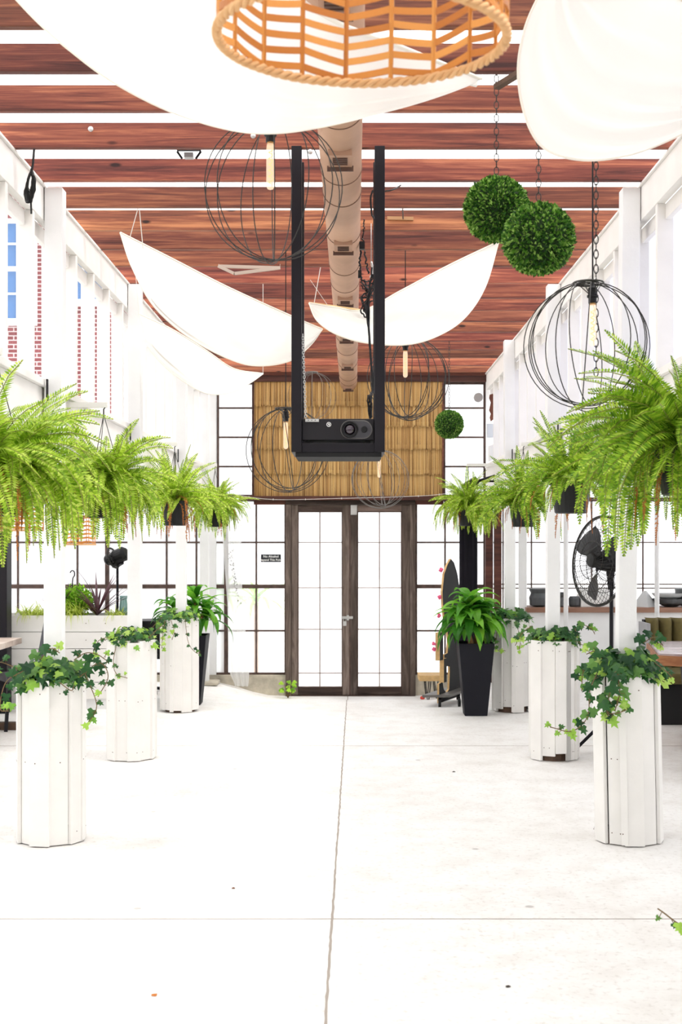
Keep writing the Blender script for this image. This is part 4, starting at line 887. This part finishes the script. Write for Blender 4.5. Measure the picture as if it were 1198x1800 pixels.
# ------------------------------------------------------------------ long trough planter on the left
YT = 11.85; xr_, xl_ = X(232, YT), -4.3; ht = Z(1081, YT)
tp = thing('trough_planter', 'long white trough planter of horizontal boards behind the left row', 'planter', ((xr_+xl_)/2, YT+.2, 0))
nb = 5; bh = (ht-.10)/nb
g = MB(); g.box(xl_+.03, xr_-.03, YT+.02, YT+.44, 0, .10); g.build('plinth', M['white_cold'], tp)
for k in range(nb):
    g = MB(); z0 = .10+k*bh; z1 = z0+bh-.005
    g.box(xl_, xr_, YT, YT+.02, z0, z1, 0); g.box(xr_-.02, xr_, YT+.02, YT+.46, z0, z1, 0); g.box(xl_, xr_-.02, YT+.44, YT+.46, z0, z1, 0); g.box(xl_, xl_+.02, YT+.02, YT+.44, z0, z1, 0)
    for xx in (X(16,YT), X(101,YT), X(151,YT), X(185,YT)): g.box(xx-.004, xx+.004, YT-.001, YT, z0+bh*.5-.004, z0+bh*.5+.004, 1)
    g.build('board', [M['white'], M['nail']], tp, bevel=.002)
g = MB(); g.box(xl_+.02, xr_-.02, YT+.02, YT+.44, ht-.12, ht-.03); g.build('soil', M['soil'], tp)
def grass_clump(cx_, w_, hgt, n, label, seed, mt='grass', hang=.1, name='grass_plant'):
    rg = random.Random(seed); t = thing(name, label, 'plant', (cx_, YT+.15, ht-.03)); g = MB()
    for i in range(n):
        o = (cx_+rg.uniform(-w_, w_), YT+rg.uniform(.05, .25), ht-.03); az = rg.uniform(0, 6.28) if rg.random() < .6 else -math.pi/2+rg.uniform(-.6,.6)
        strap(g, o, az, R(rg.uniform(50, 88)), R(rg.uniform(60, 165)), hgt*rg.uniform(.7, 1.3), .008, 7, .1, tipw=.1, rg=rg)
    g.build('leaves', M[mt], t); return t
grass_clump(X(52, YT), .11, .20, 200, 'lime green grass clump left of the nearest left post, in the white trough', 61)
grass_clump(X(118, YT), .11, .24, 240, 'lime green grass clump spilling over the trough between the two left posts', 62)
grass_clump(X(200, YT), .08, .15, 90, 'pale drooping grass clump at the right end of the white trough', 63)
bs = thing('bushy_plant', 'bright green feathery bush in the white trough, under a dark hook', 'plant', (X(130, 12.1), 12.1, ht-.03)); rg = random.Random(64); g = MB()
for i in range(1500):
    d = rnd_dir(rg, .1); c = Vector((X(130, 12.1), 12.12, ht+.12)); p = c+Vector((d.x*.19, d.y*.14, d.z*.15))*rg.uniform(.45, 1); n_ = rnd_dir(rg); u = n_.orthogonal(); s_ = .022
    g.add([p, p+n_*s_+u*s_*.35, p+n_*s_*2, p+n_*s_-u*s_*.35], [(0,1,2,3)])
g.build('leaves', M['bush'], bs)
g = MB(); hx = X(127, 12.1); g.tube(crom([(hx-.005, 12.1, ht+.0), (hx+.002, 12.1, Z(1022,12.1)), (hx+.02, 12.1, Z(1012,12.1)), (hx+.018, 12.1, Z(1005,12.1)), (hx-.004, 12.1, Z(1003,12.1)), (hx-.022, 12.1, Z(1007,12.1))], 22), .006, 6)
g.build('hanging_hook', M['black'], bs, smooth=True)
def cordyline(cx_, L, n, label, seed, yy=.2):
    rg = random.Random(seed); t = thing('cordyline', label, 'plant', (cx_, YT+yy, ht-.03)); g = MB()
    for i in range(n):
        az = i*2.4; strap(g, (cx_, YT+yy, ht-.02), az, R(rg.uniform(30, 86)), R(rg.uniform(5, 45)), L*rg.uniform(.7, 1.15), .026, 7, .3, tipw=.08, rg=rg)
    g.build('leaves', M['cordy'], t)
cordyline(X(163, YT), .46, 30, 'purple spiky cordyline in the white trough right of the nearest left post', 65)
cordyline(X(96, YT), .40, 10, 'thin purple spiky plant mostly behind the nearest left post', 66)
g = MB(); g.lathe([(.03, 0), (.042, .02), (.040, .10), (.032, .16), (.038, .20)], (X(217, 12.1), 12.1, ht-.03), 20); tag(g.build('glass_vase', M['teal'], smooth=True), 'greenish teal glass cylinder vase at the right end of the white trough', 'vase')
# ------------------------------------------------------------------ left dining table, chairs, cafe table
tb = thing('dining_table', 'wooden dining table at the left edge before the black pillar', 'table', (-3.5, 10.1, 0))
g = MB(); g.box(-4.5, -2.86, 9.3, 10.95, .70, .75); g.build('tabletop', M['greytop'], tb, bevel=.004)
for yy in (9.6, 10.6):
    g = MB(); g.box(-3.7, -2.80, yy-.05, yy+.05, 0, .06); g.build('leg', M['darkbase'], tb, bevel=.004)
    g = MB(); g.box(-3.4, -3.28, yy-.05, yy+.05, .06, .70); g.build('leg', M['black'], tb, bevel=.004)
def chair(x, y, rot, label, mt='stool', hs=.46, hb=.93, w=.42, group=None, legm='black'):
    t = thing('dining_chair', label, 'chair', (0, 0, 0), group); hw = w/2
    g = MB(); g.box(-hw, hw, -hw, hw, hs-.05, hs); local_to(g.build('seat', M[mt], t, bevel=.012))
    g = MB(); g.add([(-hw,hw-.04,hs),(hw,hw-.04,hs),(hw,hw,hs),(-hw,hw,hs),(-hw,hw+.05,hb),(hw,hw+.05,hb),(hw,hw+.085,hb),(-hw,hw+.085,hb)], [(0,3,2,1),(4,5,6,7),(0,1,5,4),(1,2,6,5),(2,3,7,6),(3,0,4,7)]); local_to(g.build('backrest', M[mt], t, bevel=.01))
    for (a, b_) in ((-1,-1),(1,-1),(-1,1),(1,1)):
        g = MB(); g.bar((a*(hw-.04), b_*(hw-.04), hs-.05), (a*(hw), b_*(hw), 0), .025); local_to(g.build('leg', M[legm], t))
    t.location = (x, y, 0); t.rotation_euler = (0, 0, rot); return t
chair(-2.80, 10.75, R(-58), 'charcoal upholstered chair behind the nearest left planter, beside the wooden table')
chair(-2.78, 8.9, R(-165), 'charcoal upholstered chair at the left frame edge before the wooden table')
ct = thing('cafe_table', 'small round black cafe table behind the second and third left planters', 'table', (-2.10, 13.32, 0))
g = MB(); g.lathe([(.30, .72), (.31, .73), (.31, .75), (.0, .75)], (-2.10, 13.32, 0), 28); g.build('tabletop', M['dark_plastic'], ct)
g = MB(); g.tube([(-2.10, 13.32, .02), (-2.10, 13.32, .72)], .025, 10); g.build('pedestal', M['black'], ct)
g = MB()
for k in range(4): a = k*math.pi/2+.5; g.bar((-2.10, 13.32, .035), (-2.12+.25*math.cos(a), 13.2+.25*math.sin(a), .015), .03)
g.build('base', M['black'], ct)
chair(-2.02, 12.72, R(180), 'black cafe chair between the second and third left planters', 'dark_plastic', hb=.80, w=.38)
# ------------------------------------------------------------------ fans
def fan(base, head, r, nrm, label, seed, nw=44, wr=.0018, depth=.16, mt='black', pole=.02, detail=True):
    bx_, by_ = base; hc = Vector(head); t = thing('pedestal_fan', label, 'fan', (bx_, by_, 0)); n_ = Vector(nrm).normalized(); q = n_.to_track_quat('Z', 'Y').to_matrix()
    def L(x, y, z): return hc+q@Vector((x, y, z))
    def prof(s, side):                                            # from the hub (0) to the rim (1)
        rr_ = r*s; zz = depth/2*(1-s**3)
        return rr_, zz*side
    g = MB()
    for side in (-1, 1):
        for k in range(nw):
            a = 2*math.pi*k/nw; pts = []
            for i in range(7):
                s = .14+.86*i/6; rr_, zz = prof(s, side); aa = a+(.5*s if side > 0 else 0); pts.append(L(rr_*math.cos(aa), rr_*math.sin(aa), zz))
            g.tube(pts, wr, 3, cap=False)
        for s in (.14, .42, .7, .97):
            rr_, zz = prof(s, side); g.tube([L(rr_*math.cos(a), rr_*math.sin(a), zz) for a in [2*math.pi*k/40 for k in range(40)]], wr*1.5, 4, closed=True)
    g.tube([L(r*math.cos(a), r*math.sin(a), 0) for a in [2*math.pi*k/48 for k in range(48)]], .009, 6, closed=True)
    g.build('grille_cage', M['wire'], t)
    g = MB()
    for k in range(3):
        a = 2*math.pi*k/3+.3; pv = []
        for i in range(6):
            s = .12+.78*i/5; wd = .16+.55*math.sin(math.pi*min(1, s*.9)); pv.append((s, wd))
        b = len(g.v)
        for (s, wd) in pv:
            for sg_ in (-.5, .5): aa = a+sg_*wd*1.5; g.v.append(tuple(L(r*s*math.cos(aa), r*s*math.sin(aa), sg_*.07)))
        for i in range(5): g.f.append((b+2*i, b+2*i+1, b+2*i+3, b+2*i+2)); g.m.append(0)
        g.f.append
    g.build('blade', plain('grey_fan_blade', (.03,.03,.033), .4, metal=.3), t)
    g = MB(); g.lathe([(0, .09), (.045, .085), (.055, .07), (.055, .0), (.07, -.02), (.075, -.13), (.05, -.16), (0, -.165)], hc, 18, M=q); g.build('motor', M['dark_plastic'], t)
    hd = hc-n_*.10; g = MB(); g.bar(hd, (hd.x, hd.y, hc.z-r*.35), .05); pb = Vector((bx_, by_, 0)); g.bar((hd.x, hd.y, hc.z-r*.35), (bx_, by_, hc.z-r*.62), .045); g.build('yoke', M['black'], t)
    g = MB(); g.tube([(bx_, by_, .04), (bx_, by_, .75)], pole*1.25, 10); g.tube([(bx_, by_, .75), (bx_, by_, hc.z-r*.6)], pole*.75, 10); g.lathe([(pole*1.6, .70), (pole*1.6, .78)], (bx_, by_, 0), 10); g.build('pole', M['black'], t)
    for k in range(3): a = 2*math.pi*k/3+.9; g = MB(); g.tube([(bx_, by_, .30), (bx_+.28*math.cos(a), by_+.28*math.sin(a), .012)], .013, 6); g.build('leg', M['black'], t)
    return t
Yf = 9.3
fan((X(1078, 9.3), 9.38), P(1053, 986, Yf), .335, (-.905, -.42, .10), 'large black wire-cage pedestal fan at right between two white posts', 71)
fan((X(205, 12.62), 12.66), P(199, 981, 12.6), .105, (-.9, .3, -.35), 'small black pedestal fan on the left before the far windows', 72, nw=20, depth=.10, pole=.017)
# ------------------------------------------------------------------ right aisle: counter and what stands on it
YC = 13.55; zc = Z(1068, YC)
cn = thing('counter', 'long wooden counter shelf along the right far windows', 'counter', (3.3, YC+.2, 0))
g = MB(); g.box(X(925, YC), 4.7, YC, YC+.5, zc-.055, zc); g.build('countertop', M['shelfwood'], cn, bevel=.004)
g = MB(); g.box(X(927, YC), 4.7, YC+.06, YC+.09, 0, zc-.055); g.build('front_panel', M['white_cold'], cn)
def onc(prof, px, lab, mt, cat, name, dy=.18, n=22):
    g = MB(); g.lathe(prof, (X(px, YC+dy), YC+dy, zc), n); tag(g.build(name, M[mt], smooth=False), lab, cat)
onc([(.05, 0), (.10, .02), (.105, .10), (.085, .15), (.11, .20), (.10, .20)], 946, 'dark waisted pot on the counter just right of the third right post', 'bowl', 'pot', 'ceramic_pot')
onc([(.05, 0), (.07, .01), (.06, .10), (.085, .16), (.075, .16)], 984, 'dark flared vase on the counter behind the second right post', 'bowl', 'vase', 'ceramic_vase')
onc([(.05, 0), (.062, .02), (.065, .09), (.05, .115), (.0, .115)], 1009, 'small dark lidded pot on the counter left of the white carton', 'bowl', 'pot', 'ceramic_pot')
g = MB(); g.box(X(1020,13.7), X(1086,13.7), 13.68, 13.95, zc, zc+.13); g.box(X(1022,13.7), X(1070,13.7), 13.70, 13.94, zc+.13, zc+.19); tag(g.build('carton', M['boxwhite'], bevel=.003), 'white stepped carton on the counter behind the fan', 'box')
g = MB(); g.lathe([(.15, 0), (.02, .17), (0, .175)], (X(1133,13.75), 13.75, zc), 4); tag(g.build('folded_napkin', M['bowl_pale']), 'pale pyramid-shaped napkin on the counter left of the bowls', 'napkin')
onc([(.06, 0), (.16, .04), (.20, .09), (.19, .09), (.05, .02)], 1178, 'wide dark bowl at the bottom of the stack on the counter', 'bowl', 'bowl', 'ceramic_bowl')
g = MB(); g.lathe([(.05, .075), (.15, .11), (.185, .15), (.175, .15), (.05, .10)], (X(1174, YC+.18), YC+.18, zc), 22); tag(g.build('ceramic_bowl', M['bowl_pale']), 'pale bowl stacked on the dark bowl at the right of the counter', 'bowl')
onc([(.05, 0), (.12, .03), (.14, .20), (.13, .20)], 1208, 'tall grey ceramic pot at the right frame edge on the counter', 'bowl', 'pot', 'ceramic_pot')
# booth, table, chair
bo = thing('booth_bench', 'olive velvet channel-tufted booth bench in the right aisle', 'bench', (3.3, 11.3, 0))
bx0 = X(1137, 11.2); g = MB(); g.box(bx0-.02, bx0+.01, 11.12, 11.45, 0, .86); g.build('side_panel', plain('grey_side_panel', (.33,.33,.35), .6), bo)
g = MB(); g.box(bx0+.01, 4.4, 11.36, 11.45, 0, .88); g.build('back_panel', M['black'], bo)
x = bx0+.02
for k in range(14):
    wd = .118; g = MB()
    n = 8; b = len(g.v); prof = [(x+wd*(i/n), 11.34-.09*math.sin(math.pi*(i/n))**.6) for i in range(n+1)]
    for (z, sh) in ((.44, .0), (.86, .0), (.895, .03), (.90, .07)):
        for (xx, yy) in prof: g.v.append((xx, yy+sh, z))
    for j in range(3):
        for i in range(n): a_ = j*(n+1)+i; g.f.append((a_, a_+1, a_+n+2, a_+n+1)); g.m.append(0)
    g.build('backrest_channel', M['olive'], bo, smooth=True); x += wd
g = MB(); g.box(bx0+.01, 4.4, 10.75, 11.26, .36, .46); g.build('seat', M['olive'], bo, bevel=.03)
g = MB(); g.box(bx0+.03, 4.4, 10.85, 11.35, 0, .36); g.build('base', M['matblack'], bo)
mt_ = thing('marble_table', 'dark marbled slab table with a raw orange timber edge at right', 'table', (3.0, 9.8, 0))
a, b_, c, d = (2.52, 10.55), (2.33, 9.42), (3.4, 8.75), (3.6, 10.55); g = MB(); g.prism([a, b_, c, d][::-1], (1,0,0), (0,1,0), (0,0,.735), -.016 if 0 else .016, 0); g.build('tabletop', M['table_top'], mt_)
g = MB(); s_ = .012; g.prism([(a[0]-s_, a[1]+s_), (b_[0]-s_, b_[1]-s_), (c[0]+s_, c[1]-s_), (d[0]+s_, d[1]+s_)][::-1], (1,0,0), (0,1,0), (0,0,.66), .075, 0); g.build('timber_edge', M['table_edge'], mt_, bevel=.004)
for (xx, yy) in ((2.55, 9.55), (3.2, 9.1), (2.75, 10.35), (3.4, 10.3)):
    g = MB(); g.bar((xx, yy, .66), (xx+.06, yy, 0), .035); g.build('leg', M['black'], mt_)
g = MB(); g.bar((2.58, 9.6, .05), (3.4, 10.2, .05), .05); g.bar((3.2, 9.2, .05), (2.78, 10.3, .05), .05); g.build('foot_brace', M['darkbase'], mt_)
chair(2.64, 8.55, R(20), 'black chair at the right frame edge before the marbled table', 'matblack', hb=.70, w=.44)
chair(3.15, 9.9, R(160), 'black chair tucked in the shade under the marbled table', 'matblack', hs=.44, hb=.60, w=.6) if 0 else None
# ------------------------------------------------------------------ cut-out board on a dolly
cb = thing('cutout_board', 'tall black cut-out plywood board trimmed with pink flowers, left of the black pot', 'display board', (X(790, 12.2), 12.2, 0))
oy = 12.05; ux = Vector((.40, .9165, 0)); sc_ = 12.05/F; kx = .055/.030
def cpx(px, py): return ((px-768)*sc_*3.0, Z(py, 12.1))       # depth runs away from the camera, so the width is foreshortened
outline = [(768,1235),(768,1201),(774,1199),(776,1213),(781,1221),(786,1216),(787,1190),(787,1176),(780,1172),(777,1160),(777,1152),(783,1151),(785,1130),(783,1112),(778,1092),(775,1066),(774,1040),(777,1010),(783,993),(789,983),(795,990),(801,1010),(806,1040),(807,1080),(806,1130),(808,1180),(807,1235)]
org = Vector((X(768, oy), oy, 0))
g = MB(); poly = [cpx(*q) for q in outline]; g.prism(poly, ux, (0,0,1), org, .020, 0, 1); g.build('board', [M['matblack'], M['ply']], cb)
g = MB(); poly = [cpx(*q) for q in [(767,1111),(773,1111),(773,1160),(767,1160)]]; g.prism(poly, ux, (0,0,1), org+Vector((-.012, 0, 0)), .045, 0, 1); g.build('side_piece', [M['matblack'], M['ply']], cb)
g = MB(); poly = [cpx(*q) for q in [(774,1158),(779,1158),(779,1200),(774,1200)]]; g.prism(poly, ux, (0,0,1), org+Vector((-.012, -.02, 0)), .045, 0, 1); g.build('side_piece', [M['matblack'], M['ply']], cb)
rg = random.Random(3)
for (px, py) in ((778,1002),(775,1050),(774,1082),(773,1120),(766,1130),(766,1140),(791,1040),(791,1046)):
    x_, z_ = cpx(px, py); p = org+ux*x_+Vector((-.02, -.02, z_)); g = MB(); 
    for k in range(7): d_ = rnd_dir(rg)*.012; g.lathe([(0,-.014),(.011,-.008),(.014,0),(.011,.008),(0,.014)], p+d_, 8)
    g.build('flower', M['pink'], cb, smooth=True)
g = MB(); g.obox((X(787,12.15), 12.3, .105), (.13, 0, 0), ux*.32, (0,0,.012)); g.build('dolly', M['greywire'], cb)
for (dx_, dy_) in ((-.09,-.27),(.10,-.25),(-.02,.27),(.13,.27)):
    g = MB(); c = Vector((X(787,12.15)+dx_, 12.3+dy_, .04)); g.lathe([(.04,-.012),(.04,.012),(0,.012)], c, 16, M=Matrix.Rotation(R(90), 3, 'Y')); g.bar(c+Vector((0,0,.0)), c+Vector((0,.02,.055)), .02, .03); g.build('caster', M['dark_plastic'], cb)
cb.children  # parts complete
# low bench and red ball by the right jamb
lb = thing('low_bench', 'small plank stool with hairpin legs beside the right door jamb', 'stool', (X(752,13.6), 13.6, 0))
zz = Z(1185, 13.6); g = MB(); g.box(X(735,13.6), X(776,13.6), 13.45, 13.8, zz-.06, zz); g.build('plank', M['ply'], lb, bevel=.003)
for px in (752, 768):
    g = MB(); x = X(px, 13.5); zf = dip(x, 13.5)+.004; g.tube([(x-.03, 13.5, zz-.06), (x-.008, 13.5, zf), (x+.008, 13.5, zf), (x+.03, 13.5, zz-.06)], .006, 6); g.tube([(x-.03, 13.75, zz-.06), (x-.008, 13.75, zf), (x+.008, 13.75, zf), (x+.03, 13.75, zz-.06)], .006, 6); g.build('hairpin_leg', M['black'], lb)
g = MB(); x = X(742, 13.7); r_ = .026; g.lathe([(r_*math.sin(math.pi*i/10), -r_*math.cos(math.pi*i/10)*.8) for i in range(11)], (x, 13.7, dip(x, 13.7)+r_*.8), 16); tag(g.build('red_ball', M['red'], smooth=True), 'small red ball on the floor right of the doors', 'ball')
# black curtain column and security light at right of the far windows
cu_ = thing('black_curtain', 'gathered black curtain hanging beside the far right windows', 'curtain', (X(823, 13.4), 13.4, .02)); g = MB(); n = 60; zs = [.05, .6, 1.2, Z(895,13.4), Z(870,13.4)]
for z in zs:
    for i in range(n):
        a = 2*math.pi*i/n; rx = .088*(1+.13*math.sin(a*9)); g.v.append((X(823,13.4)+rx*math.cos(a), 13.4+.07*(1+.13*math.sin(a*9))*math.sin(a), z))
for j in range(len(zs)-1):
    for i in range(n): g.f.append((j*n+i, j*n+(i+1)%n, (j+1)*n+(i+1)%n, (j+1)*n+i)); g.m.append(0)
g.build('cloth', M['curtain'], cu_, smooth=True)
g = MB(); g.tube([(X(823,13.4), 13.4, Z(872,13.4)), (X(823,13.4), 13.4, Z(850,13.4)), (X(823,13.4)+.3, 13.4, 2.30)], .012, 8); g.build('support_rod', M['black'], cu_)
sl = thing('spot_light', 'angular black spotlight above the farthest right fern', 'light', P(828, 850, 13.3)); g = MB(); g.obox(P(826,851,13.3), (.07, .02, .045), (-.01, .04, 0), (-.02, 0, .035)); g.build('lamp_head', M['dark_plastic'], sl, bevel=.004)
g = MB(); g.bar(P(838,842,13.3), P(838,860,13.3), .02); g.bar(P(838,846,13.3), (1.55, 13.3, P(838,846,13.3).z), .02); g.build('arm', M['black'], sl)
# fittings on the far right corner
g = MB(); g.lathe([(.052, 0), (.052, .03), (.045, .04), (0, .042)], P(840, 699, 14.16), 24, M=MY); tag(g.build('round_wall_light', plain('grey_round_cover', (.32,.30,.29), .6)), 'round grey fitting on the upper right far window', 'wall fitting')
g = MB(); rg = random.Random(9)
pl = [(860,694),(866,692),(868,700),(867,708),(870,712),(866,720),(867,738),(862,742),(860,735),(862,728),(859,722),(862,708),(859,700)]
g.prism([((x-860)*.0062, -(y-694)*.0062) for (x, y) in pl], (1,0,0), (0,0,1), P(860, 694, 13.9), .02, 0); tag(g.build('rusty_bracket', M['rust']), 'ragged rust-brown bracket strip on the far right corner post', 'bracket')
g = MB(); c = P(864, 757, 13.8); g.obox(c, (.055,0,0), (0,.03,0), (0,0,.075)); tag(g.build('junction_box', M['greyplate'], bevel=.004), 'pale grey electrical box on the far right corner post', 'electrical box')
g = MB(); c = P(869, 793, 13.7); g.obox(c, (.068,.0,.03), (0,.04,0), (-.0,0,.085)); tag(g.build('meter_box', M['boxwhite'], bevel=.004), 'white meter box below the grey electrical box at far right', 'electrical box')
# sheer drape and weeds on the left
dr_ = thing('sheer_drape', 'sheer white drape tied and hanging over the far left window', 'curtain', P(415, 1000, 14.0)); g = MB(); n = 26
rows_ = [(388,425,925),(393,424,960),(396,424,1010),(400,428,1060),(401,432,1110),(402,436,1150),(405,438,1185),(412,437,1200),(413,436,1206)]
for (a, b_, py) in rows_:
    for i in range(n):
        s_ = i/(n-1); p = P(a+(b_-a)*s_, py, 14.05); g.v.append((p.x, p.y+.022*math.sin(s_*19+py*.01)-.02, p.z))
for j in range(len(rows_)-1):
    for i in range(n-1): g.f.append((j*n+i, j*n+i+1, (j+1)*n+i+1, (j+1)*n+i)); g.m.append(0)
g.build('cloth', M['sheer'], dr_, smooth=True)
g = MB(); g.tube([P(388,925,14.02), P(385,880,14.05), P(425,925,14.02)], .004, 5); g.tube([P(385,880,14.05), (X(385,14.05), 14.05, 2.2)], .004, 5); g.build('tie_cord', M['string'], dr_)
g = MB(); rg = random.Random(17)
for k in range(70):
    s_ = rg.random(); p = P(406+16*s_**1.5+rg.uniform(-2,2), 965+s_*98, 14.0-.03)
    if s_ < .3: p = p+Vector((rg.uniform(-.05,.02), 0, 0))
    d_ = rnd_dir(rg)*.011; e_ = rnd_dir(rg)*.006; g.add([p, p+d_+e_, p+d_*2, p+d_-e_], [(0,1,2,3)])
g.build('dark_trimming', M['greywire'], dr_)
wd_ = thing('weed', 'small green leafy weed growing at the curb left of the doors', 'plant', (X(506,13.95), 13.95, dip(-.7,13.95))); rg = random.Random(77); g = MB(); st = MB()
for k in range(12):
    px, py = rg.uniform(492, 522), rg.uniform(1197, 1216); p = P(px, py, 13.9+rg.uniform(-.05,.1)); ivy_leaf(g, p, (rg.uniform(-.4,.4), -.8, .8), (rg.uniform(-1,1), 0, -.4), .055)
    st.tube([(X(506,13.95), 13.95, dip(-.7,13.95)), (X(506,13.95)*.5+p.x*.5, 13.93, p.z-.02), p], .0025, 4)
g.build('leaves', M['bush'], wd_); st.build('stem', M['stem'], wd_)
# greenery outside the far left windows
for (px, Y, hh, L, n, mt, lab) in ((392, 15.4, .55, .55, 26, 'bush', 'bright palm-like plant outside the far left windows beside the drape'), (450, 16.2, .45, .6, 22, 'bush', 'spreading palm outside the window under the black sign')):
    rg = random.Random(int(px)); t = thing('outdoor_palm', lab, 'plant', (X(px, Y), Y, -.3)); g = MB(); g.tube([(X(px,Y), Y, -.3), (X(px,Y), Y, hh+.35)], .03, 8); g.build('trunk', M['cane'], t); g = MB()
    for i in range(n): strap(g, (X(px,Y), Y, hh+.35), i*2.4, R(rg.uniform(15, 80)), R(rg.uniform(50, 110)), L*rg.uniform(.7,1.1), .05, 8, .3, rg=rg)
    g.build('leaves', M[mt], t)
# fairy wire over the doors
g = MB(); pts = [P(400,868,14.0), P(480,878,14.0), P(600,876,14.0), P(735,872,14.0), P(800,866,14.0)]
g.tube(crom(pts, 30), .0022, 4); 
for q in crom(pts, 9): g.obox(q, (.003,0,0), (0,.003,0), (0,0,.010))
tag(g.build('light_string', M['string']), 'thin pale light string draped above the door head', 'string')
# leaf litter and stones
random.seed(31)
def litter(px, py, s_, mt, lab):
    Y = F*EYE/(py-CY); g = MB(); c = Vector((X(px, Y), Y, .003)); k = 7
    g.add([c+Vector((0,0,.004))]+[c+Vector((math.cos(a)*s_*random.uniform(.6,1.2), math.sin(a)*s_*random.uniform(.6,1.2), 0)) for a in [2*math.pi*i/k for i in range(k)]], [(0, i+1, (i+1)%k+1) for i in range(k)]); tag(g.build('dry_leaf', M[mt]), lab, 'leaf litter')
litter(271, 1750, .016, 'dry', 'tiny brown leaf on the floor near the bottom left')
litter(410, 1562, .011, 'rust', 'tiny dark red fleck on the floor left of the joint')
litter(797, 1357, .012, 'soil', 'tiny dark fleck on the floor near the second right planter')
litter(893, 1735, .010, 'soil', 'tiny dark fleck on the floor at the bottom right')
